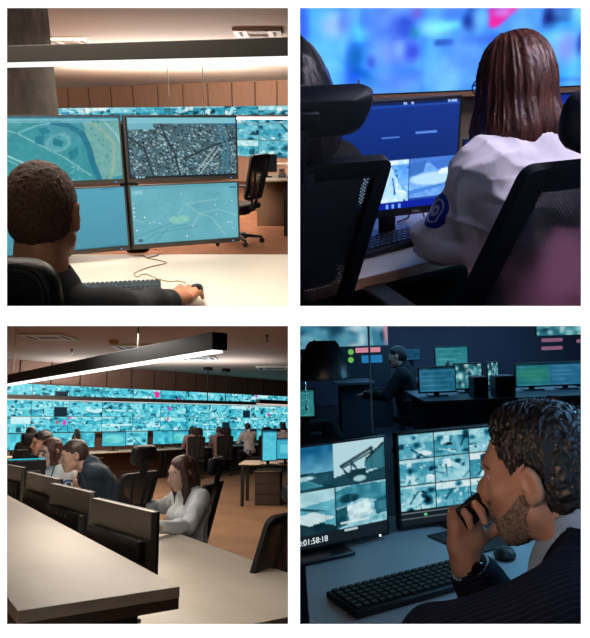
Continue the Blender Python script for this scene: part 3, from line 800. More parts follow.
# ================================================================== ROOM B: woman in a white shirt before a blue video wall
def room_b():
    R = RB
    tanw = mat('wall_taupe', (150, 138, 132), .8, rgb2=(138, 126, 122), scale=3)
    YW = 5.6
    bz = R.y(441, 91, YW).z
    struct(R, 'wall_back', [(-.5, YW + .12, -1), (6, YW + .12, -1), (6, YW + .12, 2.9), (-.5, YW + .12, 2.9)], (0, .1, 0), tanw)
    struct(R, 'ceiling', [(-.5, .93, 2.5), (6, .93, 2.5), (6, 8, 2.5), (-.5, 8, 2.5)], (0, 0, .05), mat('ceiling_dark', (40, 40, 46), .9))
    struct(R, 'floor', [(-.5, .93, 0), (6, .93, 0), (6, 8, 0), (-.5, 8, 0)], (0, 0, -.02), mat('carpet_dark', (40, 38, 40), .95, rgb2=(50, 46, 46), scale=8))
    tr = struct(R, 'trim_ledge', [(-.5, YW - .02, bz - .012), (6, YW - .02, bz - .012), (6, YW - .02, bz - .05), (-.5, YW - .02, bz - .05)], (0, .13, 0), mat('ledge_wood', (150, 116, 100), .6))
    # one broad soft picture shared out over the displays of the wall, given in pixels of the view
    X0, X1, Y0, Y1 = 296, 592, -24, 92
    Wn, Hn = 222, 87
    p = Pic(Wn, Hn, (62, 140, 250)); rs = np.random.RandomState(4)
    def e(x, y, rx, ry, c, al=1.0, soft=.55, rot=0): p.ell((x - X0) / (X1 - X0), (y - Y0) / (Y1 - Y0), rx / (X1 - X0), ry / (Y1 - Y0), c, al, soft, rot)
    def q(x0, y0, x1, y1, c, al=1.0): p.rect((x0 - X0) / (X1 - X0), (y0 - Y0) / (Y1 - Y0), (x1 - X0) / (X1 - X0), (y1 - Y0) / (Y1 - Y0), c, al)
    n1 = p.noise(rs, 14, .10); n2 = p.noise(rs, 30, .06)
    e(318, 25, 30, 40, (92, 190, 255)); e(334, 20, 12, 12, (170, 215, 255)); e(305, 18, 6, 22, (60, 110, 245)); e(325, 62, 22, 26, (84, 176, 255)); e(356, 30, 12, 9, (70, 200, 255))
    e(352, 62, 6, 30, (50, 110, 235), .9); e(356, 52, 8, 10, (10, 110, 190), .9); e(366, 72, 7, 16, (16, 112, 205), .8, .5, -.5); e(376, 80, 10, 4, (14, 120, 190), .9); e(372, 58, 4, 6, (40, 60, 190), .7)
    e(345, 18, 6, 14, (110, 150, 255), .8); e(385, 20, 20, 20, (84, 130, 245), .8); e(403, 24, 12, 14, (38, 76, 210), .9); e(413, 30, 4, 6, (20, 140, 170), .7); e(415, 10, 6, 6, (100, 70, 190), .7)
    e(395, 50, 18, 14, (120, 150, 255), .8); e(412, 50, 8, 10, (60, 84, 220), .9); e(398, 46, 5, 8, (140, 190, 255), .8); e(416, 74, 6, 6, (40, 96, 215), .9); e(395, 80, 24, 10, (92, 140, 255), .8)
    q(421, -24, 424, 92, (50, 110, 240), .8); e(440, 55, 18, 34, (94, 190, 255), .9); e(430, 25, 12, 8, (130, 225, 250), .9); e(448, 24, 12, 5, (110, 230, 235), .8); q(434, 39, 452, 46, (28, 70, 160), .9)
    e(449, 12, 9, 7, (52, 108, 240), .9); e(467, 22, 7, 9, (12, 46, 150), 1); e(468, 8, 5, 6, (20, 70, 160), .8); e(460, 62, 24, 26, (84, 148, 252), .9); e(447, 80, 18, 10, (96, 170, 255)); e(490, 40, 26, 6, (40, 90, 215), .7)
    p.poly([((484 - X0) / 296, (9 - Y0) / 116), ((518 - X0) / 296, (6 - Y0) / 116), ((492 - X0) / 296, (29 - Y0) / 116), ((486 - X0) / 296, (27 - Y0) / 116)], (226, 26, 156)); e(497, 13, 8, 5, (200, 120, 226), .9, .4)
    e(476, 18, 8, 12, (110, 190, 255), .8); e(525, 22, 14, 22, (104, 180, 255), .9); q(541, -24, 566, 25, (26, 60, 150), .9); e(545, 20, 8, 10, (10, 26, 96), .8); e(574, 14, 12, 12, (130, 215, 255)); e(553, 12, 8, 8, (70, 130, 230), .8)
    e(562, 55, 20, 28, (84, 206, 255), .9); e(563, 52, 11, 16, (120, 148, 246), 1); e(577, 48, 4, 12, (20, 56, 170), .9); e(545, 58, 7, 16, (90, 150, 240), .7); q(537, 84, 592, 86, (16, 50, 150), .8)
    p.a += (n1 + n2)[..., None] * np.array([.9, .9, .35])
    ac = p.a.copy()
    for _ in range(2):   # out-of-focus softness: average neighbouring points
        b = np.pad(ac, ((1, 1), (1, 1), (0, 0)), 'edge'); ac = sum(b[i:i + Hn, j:j + Wn] for i in range(3) for j in range(3)) / 9
    ac = np.clip(ac, 0, 1)
    cols = [0, 48, 94, 137, 181, 222]; rows = [0, 46, 87]
    a0 = R.y(X0, 91, YW).x; a1 = R.y(X1, 80, YW).x; zt = R.y(441, Y0, YW).z
    for i in range(5):
        for j in range(2):
            u0, u1 = cols[i] / Wn, cols[i + 1] / Wn; v0, v1 = rows[j] / Hn, rows[j + 1] / Hn
            sp = Pic(cols[i + 1] - cols[i], rows[j + 1] - rows[j]); sp.a = ac[rows[j]:rows[j + 1], cols[i]:cols[i + 1]]
            w = (a1 - a0) * (u1 - u0); h = (zt - bz) * (v1 - v0)
            x = a0 + (a1 - a0) * (u0 + u1) / 2
            o = panel('video_wall_display', w, h, sp, S_B, None, R.M @ T(x, YW, zt - (zt - bz) * v1), thick=.08)
            tag(o, 'glowing blue display, %s row of the bright blue video wall, %s from the left' % (('upper', 'lower')[j], ORD[i]), 'display', 'bright blue video wall')
    # desk
    a, b = R.z(370, 276.5, .74), R.z(440, 259.5, .74)
    d = (b - a).normalized(); ang = math.atan2(d.y, d.x)
    s0 = -(a.x - .02) / d.x
    org = a + d * s0
    dk = empty('desk', R.M @ T(org.x, org.y, 0) @ RZ(ang), 'desk with a brown front edge under the blue-lit monitor', 'desk')
    obj('desk_top', MB().box((.8, .425, .7255), (1.6, .84, .027)), mat('desk_b', (226, 214, 206), .4, rgb2=(214, 202, 194), scale=3), dk, bevel=.002)
    obj('edge_strip', MB().box((.8, .001, .7255), (1.6, .006, .029)), mat('edge_b', (176, 132, 104), .55, rgb2=(150, 110, 84), scale=8, stretch=(1, 8, 8)), dk)
    obj('desk_side', MB().box((.8, .05, .36), (1.5, .03, .70)), mat('desk_under', (16, 17, 20), .7), dk)
    trim(dk, R)
    # the monitor
    def picm():
        q = Pic(150, 96, (12, 44, 122)); rs = np.random.RandomState(6)
        q.a *= (1.1 - .35 * q.V)[..., None]
        q.rect(0, 0, 1, .035, (10, 30, 84)); q.rect(.0, .035, 1, .05, (24, 66, 160))
        for u in (.55, .61, .9, .93, .955): q.rect(u, .012, u + .02, .028, (150, 180, 235))
        q.rect(.38, .315, .52, .328, (86, 130, 220)); q.rect(.65, .285, .82, .298, (86, 130, 220))
        ramp = [(0, (10, 40, 110)), (.3, (40, 110, 210)), (.6, (110, 176, 248)), (.85, (180, 220, 255)), (1, (228, 242, 255))]
        place(q, cctv(np.random.RandomState(31), 50, 40, ramp), .0, .535, .32, .93); place(q, cctv(np.random.RandomState(12), 50, 40, ramp), .32, .535, .60, .93)
        im = Pic(60, 40, (112, 166, 238)); im.a += im.noise(rs, 14, .10)[..., None]; im.rect(0, 0, 1, .12, (70, 120, 210)); im.poly([(0, .1), (.35, .05), (.3, .3), (0, .5)], (56, 110, 190)); im.ell(.5, .5, .5, .16, (176, 216, 255)); im.poly([(.4, .12), (.9, .02), (1, .2), (.6, .3)], (60, 112, 200)); im.ell(.75, .35, .15, .08, (220, 240, 255)); im.poly([(.0, .75), (1, .6), (1, .66), (0, .85)], (70, 130, 214)); im.rect(0, .94, 1, 1, (30, 70, 160))
        place(q, im, .61, .535, 1.0, .93)
        q.rect(0, .93, 1, 1, (8, 30, 150)); 
        for u in (.42, .47, .52, .9, .94): q.rect(u, .945, u + .02, .985, (110, 160, 240))
        return q
    mr, ml = R.y(457, 200, 2.11), R.y(330, 214, 1.97)
    c = (mr + ml) / 2; yaw = math.atan2(mr.y - ml.y, mr.x - ml.x)
    w = (mr - ml).length - .02
    m = make_monitor(R.M @ T(c.x, c.y, .7405) @ RZ(yaw), 'black monitor with dark blue screen and two camera views, left of the woman', w, .325, picm(), S_B, chin=.026, bez=.010, lift=.075, rear=False, base=(.22, .17))
    text_mesh('maker_mark', 'DELL', .013, mat('mark_grey', (170, 175, 185), .4), m, T(.06, -.0015, .075 + .007) @ RX(PI / 2))
    # dark stuff behind the stand, keyboard
    kp = R.z(398, 243, .741)
    keyboard(R.M @ T(kp.x - .07, kp.y - .045, .741) @ RZ(ang + rad(4)), 'black keyboard on the brown-edged desk beneath the blue monitor', .40, .13, 5, 17, mat('kb_b', (18, 20, 26), .5), mat('kbk_b', (40, 46, 58), .5))
    cp = [R.z(x, y, .745) for x, y in ((398, 222), (408, 218), (414, 211), (420, 213), (426, 222), (437, 220), (446, 210))]
    cp = [Vector((v.x, v.y, .745 + (.03 if 1 < i < 4 else 0))) for i, v in enumerate(cp)]
    tag(obj('cable', MB().tube(cp, .004, 6), M_BLACK, None, R.M), 'black cable curving across the desk behind the blue monitor stand', 'cable')
    # second monitor right of the head and the one just behind the woman
    q2 = Pic(60, 36, (22, 60, 190)); q2.rect(0, 0, 1, .1, (14, 40, 140)); q2.rect(.62, .02, .7, .08, (190, 60, 160)); q2.rect(.5, .3, 1, .9, (60, 120, 240))
    c2 = R.y(575, 106, 3.6)
    dkb = empty('desk', R.M @ T(.75, 3.15, 0), 'far pale desk glimpsed behind the white-shirted woman', 'desk')
    obj('desk_top', MB().box((.9, .5, .725), (2.3, .9, .03)), mat('desk_b', (226, 214, 206), .4), dkb)
    obj('leg', MB().box((.0, .5, .36), (.05, .8, .70)), M_BLACK, dkb); obj('leg', MB().box((1.9, .5, .36), (.05, .8, .70)), M_BLACK, dkb)
    make_monitor(R.M @ T(c2.x, 3.62, .7405) @ RZ(rad(4)), 'blue-lit monitor on the far desk, right of the woman\'s head', .5, .30, q2, S_B, lift=R.y(575, 92, 3.6).z - .7405 - .33, rear=False)
    q3 = Pic(40, 30, (16, 48, 150)); q3.rect(.1, .2, .9, .6, (24, 70, 190))
    c3 = R.y(487, 131, 3.55)
    make_monitor(R.M @ T(c3.x, 3.55, .7405) @ RZ(rad(-6)), 'small dark blue screen on the far desk, behind the woman\'s neck', .22, .075, q3, S_B, lift=.025, rear=False, base=(.14, .12))
    pp = R.y(464, 136, 3.5)
    tag(obj('paper_stack', MB().box((0, 0, .02), (.20, .26, .04)), mat('paper_white', (225, 228, 240), .7), None, R.M @ T(pp.x + .02, 3.45, .7405), bevel=.003), 'low white paper stack on the far desk, left of the woman', 'paper')
    # chairs
    netb = net_mat('chair_net_blue', (48, 58, 76), .32, 170)
    fm = mat('chair_frame_b', (20, 30, 46), .55)
    ch = make_chair(by_top(R, R.y(279, 158, 1.32), rad(14), 20), 'near dark mesh-back office chair at the left, its seat back towards the blue monitor', recline=20, wt=.235, wb=.16, net=netb, frame_mat=fm, rim=.034, hw=.185, hh=.085, dish=.12, cr=.03, uprights=False)
    trim(ch, R)
    ch2 = make_chair(by_top(R, R.y(600, 151, 1.30), rad(18), 20), 'dark mesh-back office chair the white-shirted woman sits in', recline=20, wt=.19, wb=.265, net=netb, frame_mat=fm, rim=.046, hw=.125, hh=.115, hgap=.012, cr=.03, uprights=False, dish=.3)
    trim(ch2, R)
    # light
    spot_area(R, 'unseen_overhead_light', (1.15, 1.45, 2.46), .9, 9, (232, 226, 255), aim=(.9, 1.9, 1.0))  # unseen soft light added from above for the shirt
    spot_area(R, 'added_fill', (.95, 1.27, 1.82), .8, 17, (238, 230, 250), aim=(.60, 1.75, .95))  # added fill on the back of the white shirt
    spot_area(R, 'unseen_overhead_light', (1.6, 4.7, 2.4), 1.2, 30, (255, 236, 224), aim=(1.5, 5.2, .6))  # added to brighten the taupe wall under the ledge
    q = R.y(604, 262, 1.22); spot_area(R, 'pink_blur_fill', tuple(q), .16, .6, (255, 140, 165), aim=tuple(R.y(572, 290, 1.36)), spread=1.2)  # added pink light in place of a blurred pink foreground shape
    spot_area(R, 'video_wall_light', (1.2, 5.2, 1.65), 2.6, 14, (70, 130, 255), aim=(.6, 1.8, 1.0), sy=1.1)
room_b()
# ================================================================== ROOM C: the long hall with the row of operators
CU = Vector((-.552, .834, 0)).normalized()       # along the desk row, away from the viewer
CW = Vector((CU.y, -CU.x, 0))                    # across it, towards the operators
C_YAW = math.atan2(CU.y, CU.x)
def room_c():
    R = RC
    ZC = 2.93
    wallm = mat('wood_panel_dark', (146, 110, 94), .6, rgb2=(130, 98, 84), scale=2, stretch=(5, 5, .6))
    ceilm = mat('ceiling_hall', (168, 144, 132), .85)
    carpet = mat('carpet_hall', (122, 92, 66), .95, rgb2=(96, 72, 52), scale=1.6, bump=.4, bscale=220, detail=6)
    wl, wr = Vector((-6.75, 15.0, 0)), Vector((-.26, 24.0, 0))
    wd = (wr - wl).normalized(); wn = Vector((wd.y, -wd.x, 0))     # towards the viewer
    wyaw = math.atan2(wd.y, wd.x)
    e0, e1 = wl - wd * 5, wr + wd * 2
    bk = -wn * .12
    struct(R, 'floor', [(-16, .93, 0), (.3, .93, 0), (.3, 28, 0), (-16, 28, 0)], (0, 0, -.02), carpet)
    struct(R, 'ceiling', [(-16, .93, ZC), (.3, .93, ZC), (.3, 28, ZC), (-16, 28, ZC)], (0, 0, .04), ceilm)
    struct(R, 'wall_back', [e0 + bk, e1 + bk, e1 + bk + Vector((0, 0, ZC)), e0 + bk + Vector((0, 0, ZC))], tuple(bk), wallm)
    # groove lines between the wood panels above the displays
    for k in range(14):
        q = wl + wd * (.4 + .85 * k) + wn * .0 + bk
        o = obj('trim_groove', MB().box((q.x, q.y, 2.66), (.03, .03, .54)), mat('groove_hall', (58, 42, 36), .7), None, R.M)
        tag(o, kind='structure'); trim(o, R)
    # video wall, three rows
    z0, z1, rows, ncol, cw = 1.20, 2.37, 3, 12, 1.03
    rh = (z1 - z0) / rows
    ramp = [(0, (4, 26, 36)), (.25, (14, 92, 112)), (.5, (40, 164, 190)), (.75, (104, 216, 230)), (1, (206, 244, 246))]
    for c in range(ncol):
        q = wl + wd * (-.35 + cw * (c + .5)) + wn * .02
        for r in range(rows):
            rs = np.random.RandomState(100 + c * 7 + r)
            pic = Pic(44, 18, (30, 120, 140))
            nx, ny = ((2, 1), (3, 2), (2, 2))[rs.randint(3)]
            if c == 5 and r == 2: nx, ny = 1, 1
            for i in range(nx):
                for j in range(ny): place(pic, cctv(np.random.RandomState(rs.randint(1 << 30)), 44 // nx, 18 // ny, ramp), i / nx, j / ny, (i + 1) / nx, (j + 1) / ny)
            if rs.rand() < .28: pic.ell(rs.rand(), rs.rand(), .06, .16, (214, 60, 190), .9)
            if rs.rand() < .10: pic.ell(rs.rand(), rs.rand(), .04, .1, (220, 60, 60), .9)
            if c == 4 and r == 2: pic.ell(.85, .35, .09, .22, (250, 40, 150), 1, .3)
            if rs.rand() < .12: pic.rect(.6, .4, .95, 1, (16, 40, 56))
            o = panel('video_wall_display', cw - .012, rh - .012, pic, S_C, None, R.M @ T(q.x, q.y, z0 + r * rh) @ RZ(wyaw), thick=.07)
            trim(o, R)
            tag(o, 'wide camera display, %s row of the long video wall, %s from the left' % (('bottom', 'middle', 'top')[r], ORD[c]), 'display', 'long teal video wall')
    tag(obj('trim_ledge', MB().box((0, 0, 0), (11.5, .1, .05)), mat('ledge_hall', (120, 84, 64), .6), None, R.M @ T(wl + wd * 5 + Vector((0, 0, z0 - .035))) @ RZ(wyaw)), kind='structure')
    # desks along the wall
    def fd(s): return wl + wd * s + wn * 1.45
    k = 0
    for i in range(5):
        q = fd(-1.2 + 2.45 * i)
        g = desk_frame(R.M @ T(q.x, q.y, 0) @ RZ(wyaw), 'long cream desk below the video wall, %s of the wall desks from the left' % ORD[i], 2.42, .85, group='desks along the video wall', topmat=mat('desk_hall', (206, 190, 170), .45), panel_h=.5, edge=mat('modesty_hall', (104, 74, 54), .7), leg_w=.07)
        trim(g, R)
    ramp2 = [(0, (4, 50, 66)), (.3, (20, 130, 156)), (.6, (70, 196, 214)), (1, (190, 242, 244))]
    for i, (px, wpx) in enumerate(((12, 17), (31, 20), (62, 22), (84, 20), (114, 22), (136, 22), (163, 19), (180, 16), (210, 14), (238, 14), (262, 11))):
        d0 = R.ray(px, 437); 
        # meet the line of the desks
        o0 = fd(0) - wn * .4
        t = (o0.x * wd.y - o0.y * wd.x) / (d0.x * wd.y - d0.y * wd.x)
        P = d0 * t
        pic = Pic(26, 16, (60, 180, 200))
        if i % 3 == 2: pic = cctv(np.random.RandomState(50 + i), 26, 16, ramp2)
        elif i % 3 == 1: pic.ell(.5, .5, .4, .3, (110, 214, 220)); pic.ell(.3, .6, .2, .15, (80, 196, 190)); pic.rect(0, 0, 1, .1, (40, 140, 166))
        else: pic.a += pic.noise(np.random.RandomState(i), 6, .18)[..., None]
        w = wpx * P.y / F
        mo = make_monitor(R.M @ T(P.x, P.y, .7405) @ RZ(wyaw * .35), 'small teal-lit monitor on the wall desks, %s from the left' % ORD[i], w, .34, pic, S_C, group='monitors on the desks along the video wall', rear=False, lift=.09, bez=.014, chin=.03)
    # pendant lamps
    a, b = R.y(220, 343, 4.0), R.y(-4, 386, 8.4)
    zc = 1.93
    a.z = b.z = zc
    mid = (a + b) / 2; ln = (b - a).length; ang = math.atan2((a - b).y, (a - b).x)
    mid_near = mid.copy()
    lp = empty('pendant_lamp', R.M @ T(mid) @ RZ(ang), 'long black box-shaped pendant lamp nearest above the desk row', 'lamp')
    obj('lamp_housing', MB().box((0, 0, .06), (ln, .11, .11)), mat('lamp_black_hall', (34, 36, 38), .5), lp, bevel=.003)
    obj('diffuser', MB().box((0, 0, -.002), (ln - .06, .08, .014)), emat('led_hall', (250, 250, 246), 2.0), lp)
    for t in (.28, -.36):
        o = MB().tube([(ln * t, 0, .11), (ln * t, 0, ZC - zc)], .006, 6)
        obj('hanging_wire', o, M_SILVER, lp)
    trim(lp, R)
    a, b = R.y(-2, 398.6, 13.2), R.y(292, 406.5, 20.2); a.z = b.z = 1.93
    mid = (a + b) / 2; ln = (b - a).length; ang = math.atan2((b - a).y, (b - a).x)
    lp2 = empty('pendant_lamp', R.M @ T(mid) @ RZ(ang), 'thin dark pendant lamp running across the whole long video wall', 'lamp')
    obj('lamp_housing', MB().box((0, 0, .05), (ln, .11, .09)), mat('lamp_black_hall', (34, 36, 38), .5), lp2)
    obj('diffuser', MB().box((0, 0, 0), (ln, .1, .02)), emat('led_hall_far', (250, 250, 246), .8), lp2)
    for px in (208, 226):
        w = R.y(px, 390, 18.0); d = (b - a).normalized()
        t = ((px - CX) / F * a.y - a.x) / (d.x - (px - CX) / F * d.y)
        s = t - ln / 2
        obj('hanging_wire', MB().tube([(s, 0, .09), (s, 0, ZC - 1.93)], .016, 6), M_BLACK, lp2)
        obj('ceiling_cap', MB().box((s, 0, ZC - 1.93 - .05), (.22, .12, .09)), M_BLACK, lp2)
    trim(lp2, R)
    a, b = R.y(258, 402.5, 15.5), R.y(291, 405, 16.8); a.z = b.z = 1.90
    lp3 = empty('pendant_lamp', R.M @ T((a + b) / 2) @ RZ(math.atan2((b - a).y, (b - a).x)), 'short dark pendant lamp at the right end of the video wall', 'lamp')
    obj('lamp_housing', MB().box((0, 0, .04), ((b - a).length, .1, .1)), mat('lamp_black_hall', (34, 36, 38), .5), lp3)
    obj('diffuser', MB().box((0, 0, -.015), ((b - a).length, .09, .02)), emat('led_pink', (255, 214, 200), 1.2), lp3)
    trim(lp3, R)
    # ceiling fittings
    def vent(px, py, lab, s=.36):
        c = R.z(px, py, ZC)
        v = empty('ceiling_vent', R.M @ T(c), lab, 'air vent', 'ceiling air outlets of the hall')
        obj('frame', MB().ring([(-s, -s, 0), (s, -s, 0), (s, s, 0), (-s, s, 0)], [(-s * .5, -s * .5, 0), (s * .5, -s * .5, 0), (s * .5, s * .5, 0), (-s * .5, s * .5, 0)], (0, 0, -.035)), mat('vent_hall', (190, 186, 178), .6), v)
        obj('grille', MB().box((0, 0, -.02), (s, s, .02)), mat('vent_hall_grey', (96, 96, 96), .7), v)
        for sx in (-1, 1): obj('slot', MB().box((sx * s * .76, 0, -.037), (s * .16, s * 1.2, .006)), mat('vent_slot_hall', (40, 44, 48), .8), v)
        return v
    vent(49, 336, 'square ceiling air outlet over the left end of the hall', .38); vent(198, 357, 'square ceiling air outlet just past the end of the near pendant lamp', .42); vent(275, 367.5, 'distant square ceiling air outlet by the hall\'s right side', .5); vent(137, 346.5, 'square ceiling air outlet partly hidden above the near pendant lamp', .42)
    c = R.z(114, 340.5, ZC)
    sd = obj('smoke_detector', MB().lathe([(.09, 0), (.09, -.03), (.075, -.06), (.03, -.08), (.01, -.085)], 20), mat('detector_tan', (150, 120, 80), .6), None, R.M @ T(c)); tag(sd, 'small round tan smoke detector on the hall ceiling', 'smoke detector')
    for px, py, lab in ((72, 349.5, 'tiny dark sprinkler on the ceiling over the left of the hall'), (267, 335, 'tiny dark sprinkler on the ceiling at the hall\'s right')):
        c = R.z(px, py, ZC); tag(obj('sprinkler', MB().lathe([(.035, 0), (.03, -.02), (.014, -.03), (.014, -.10), (.03, -.11), (.03, -.12)], 12), M_BLACK, None, R.M @ T(c)), lab, 'sprinkler')
    # the raised counter and the desk of the near row
    K = R.z(180, 586.5, 1.05); Q = R.z(7, 598, 1.05)
    wid = abs((Q - K).dot(CW))
    deskm = mat('desk_row', (214, 200, 182), .42, rgb2=(204, 188, 168), scale=2.2, stretch=(1, 4, 1))
    cn = empty('counter', R.M @ T(K.x, K.y, 0) @ RZ(C_YAW), 'raised white counter top in front, hiding the feet of the monitor row', 'counter')
    # local x along the row away from the viewer, local y towards the near side (left of the row)
    obj('counter_top', MB().box((3.2, wid / 2, 1.035), (6.4, wid, .03)), deskm, cn, bevel=.002)
    obj('edge_strip', MB().box((3.2, wid / 2, 1.006), (6.398, wid - .004, .028)), mat('edge_row', (92, 72, 56), .6), cn)
    obj('counter_body', MB().box((3.25, wid / 2, .5), (6.3, wid - .16, .97)), mat('counter_dark', (40, 35, 32), .7), cn)
    # lower desk: from the counter to the operators' side
    D0 = R.z(170, 530, .74)
    E0 = R.z(252, 624, .74)
    far_w = (D0 - K).dot(CW); end_s = (E0 - K).dot(CU)
    ds = empty('desk', R.M @ T(K.x, K.y, 0) @ RZ(C_YAW), 'long white desk at which the row of operators sits', 'desk')
    obj('desk_top', MB().box(((end_s + 6.2) / 2, -far_w / 2 - .005, .726), (6.2 - end_s, far_w - .012, .028)), deskm, ds, bevel=.002)
    obj('edge_strip', MB().box(((end_s + 6.2) / 2, -far_w / 2 - .005, .702), (6.2 - end_s - .004, far_w - .016, .02)), mat('edge_row', (92, 72, 56), .6), ds)
    for s in (end_s + .06, end_s + 1.8, end_s + 3.4, 5.8):
        obj('leg', MB().box((s, -far_w + .08, .345), (.06, .06, .69)), M_BLACK, ds)
    obj('modesty_panel', MB().box(((end_s + 6.2) / 2, -.05, .36), (6.1 - end_s, .02, .66)), mat('counter_dark', (40, 35, 32), .7), ds)
    trim(ds, R); globals()['C_K'] = K; globals()['C_FARW'] = far_w
    # monitors seen from behind: two top corners each
    back = mat('monitor_back', (106, 97, 88), .32, .25, rgb2=(94, 86, 78), scale=6)
    L5 = ['nearest monitor of the row seen from behind, in front of the woman with long hair', 'second nearest monitor back in the row along the counter', 'third monitor back in the row, left of the man leaning forward', 'fourth monitor back in the row, at the left edge of the hall']
    pairs = [((158, 511), (97, 498), 2.43, 2.86), ((95, 492.5), (55, 482.5), 3.12, 3.56), ((62, 479), (31, 472), 3.80, 4.32), ((25.5, 467), (-2, 462.5), 4.72, 5.3)]
    for (pa, pb, da, db), lab in zip(pairs, L5):
        A, B = R.y(pa[0], pa[1], da), R.y(pb[0], pb[1], db)
        w = (B - A).to_2d().length; zt = (A.z + B.z) / 2; yaw = math.atan2((B - A).y, (B - A).x) + PI
        c = (A + B) / 2
        m = empty('monitor', R.M @ T(c.x, c.y, .741) @ RZ(C_YAW + PI + (yaw - C_YAW - PI)) @ RZ(PI), lab, 'monitor', 'row of monitors seen from behind')
        h = .345; zb = zt - .741 - h
        # local -y faces the operators
        fr = MB().box((0, .014, zb + h / 2), (w, .024, h)); obj('casing', fr, back, m, bevel=.004)
        obj('rear_housing', MB().box((0, .040, zb + h * .40), (w * .86, .035, h * .60)), mat('rear_dark', (46, 43, 42), .3, rgb2=(66, 62, 60), scale=5), m, bevel=.010, seg=3)
        obj('bezel', MB().box((0, -.003, zb + h / 2), (w, .012, h)), M_BLACK, m, bevel=.002)
        pc = cctv(np.random.RandomState(int(pa[0])), 40, 24); panel('screen', w - .03, h - .05, pc, S_C, m, T(0, -.0105, zb + .03))
        obj('stand_neck', MB().box((0, .075, (zb + .15) / 2), (.06, .03, zb + .15)), M_BLACK, m)
        obj('stand_base', MB().box((0, .05, .006), (.22, .17, .012)), M_BLACK, m, bevel=.005)
        for i in range(3): obj('screw', MB().lathe([(.004, 0), (.004, .003)], 8, T(-.06 + .06 * i, .0575, zb + h * .62) @ RX(-PI / 2)), M_SILVER, m)
    c = R.y(26, 470, 5.75)
    pcx = Pic(20, 12, (60, 180, 200))
    mm = make_monitor(R.M @ T(c.x, c.y, .7405) @ RZ(rad(218)), 'black-backed monitor with a thin teal lit top edge, left of the seated men', .30, .26, pcx, S_C, lift=.12, rear=True)
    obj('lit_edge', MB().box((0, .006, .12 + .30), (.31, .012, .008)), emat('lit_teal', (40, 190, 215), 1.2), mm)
    # desk at the middle right with pedestal and two monitors
    q0 = R.z(239, 463.5, .74)
    md = desk_frame(R.M @ T(q0.x, q0.y, 0) @ RZ(rad(-2)), 'short cream desk with black legs on the carpet at the hall\'s right', 1.1, .95, topmat=deskm, leg_w=.06)
    trim(md, R)
    pd = R.z(259, 507, 0)
    pe = empty('pedestal_cabinet', R.M @ T(pd.x, q0.y + .12, 0) @ RZ(rad(-2)), 'low dark drawer cabinet under the short cream desk', 'cabinet')
    obj('body', MB().box((.14, .35, .29), (.46, .62, .58)), mat('pedestal_dark', (46, 34, 30), .6), pe, bevel=.004)
    obj('cabinet_top', MB().box((.14, .35, .592), (.48, .64, .02)), mat('pedestal_top', (176, 158, 140), .5), pe)
    for i in range(3): obj('drawer', MB().box((.14, .035, .10 + .185 * i), (.44, .02, .17)), mat('pedestal_front', (54, 40, 34), .55), pe, bevel=.003)
    trim(pe, R)
    pc = Pic(24, 44, (78, 190, 214)); pc.rect(0, 0, 1, .06, (20, 90, 120)); pc.a += pc.noise(np.random.RandomState(4), 5, .05)[..., None]
    for v in np.linspace(.12, .9, 12): pc.rect(.1, v, .9, v + .02, (110, 214, 230), .5)
    c = R.y(269.5, 457, 11.2)
    make_monitor(R.M @ T(c.x, c.y, .741) @ RZ(rad(32)), 'tall upright teal-lit monitor on the short cream desk', .27, .50, pc, S_C, lift=.06, bez=.018, rear=False)
    c = R.y(286, 456, 11.5)
    pc2 = Pic(30, 24, (60, 170, 196)); pc2.rect(0, 0, 1, .1, (30, 110, 140)); pc2.rect(.2, .3, .8, .7, (96, 200, 216))
    m2 = make_monitor(R.M @ T(c.x, c.y, .741) @ RZ(rad(14)), 'wide teal-lit monitor right of the tall upright one', .34, .34, pc2, S_C, lift=.07, bez=.016, rear=False); trim(m2, R)
    # empty chairs
    op = math.atan2(-CW.y, -CW.x) - PI / 2      # turn that makes a chair face the desk row
    globals()['C_OP'] = op
    neth = net_mat('chair_net_hall', (40, 38, 38), .36, 150)
    make_chair(by_top(R, R.y(139, 471, 5.2), rad(66), 14), 'empty black mesh chair between the leaning man and the long-haired woman', 'office chairs of the near row', net=neth, recline=14, hh=.15)
    make_chair(by_top(R, R.y(211, 481, 5.1), rad(78), 14), 'black mesh chair of the long-haired woman in white', 'office chairs of the near row', net=neth, recline=14, hh=.13)
    cc = make_chair(by_top(R, R.y(292, 509, 3.5), rad(56), 22), 'near empty black mesh chair at the right end of the white desk', 'office chairs of the near row', net=neth, recline=22, rim=.04, hh=.10)
    trim(cc, R)
    # light: unseen overhead areas and uplights, added to brighten the hall
    spot_area(R, 'unseen_overhead_light', (-.5, 2.7, 1.84), .8, 10, (255, 246, 236), aim=(-.5, 2.9, 0), sy=.8)
    spot_area(R, 'unseen_overhead_light', (-1.5, 5.0, 2.18), .8, 20, (255, 244, 234), aim=(-1.6, 5.0, 0), sy=.8)
    spot_area(R, 'unseen_overhead_light', (-2.0, 7.4, 2.55), 1.6, 75, (255, 236, 216), aim=(-2.0, 7.5, 0))
    spot_area(R, 'unseen_overhead_light', (-4.2, 13, ZC - .06), 3.0, 330, (255, 230, 208), aim=(-4.2, 13.2, 0))
    spot_area(R, 'unseen_overhead_light', (-1.6, 9.5, ZC - .06), 1.6, 110, (255, 226, 196), aim=(-1.5, 9.7, 0))
    spot_area(R, 'added_uplight', (-3.4, 15.6, 2.06), 5.0, 125, (225, 236, 240), aim=(-3.4, 15.61, 4), sy=.8)  # added to lift the ceiling near the video wall
    spot_area(R, 'added_uplight', (mid_near.x, mid_near.y, 2.06), 3.0, 24, (255, 236, 220), aim=(mid_near.x, mid_near.y + .01, 4), sy=.1)
room_c()
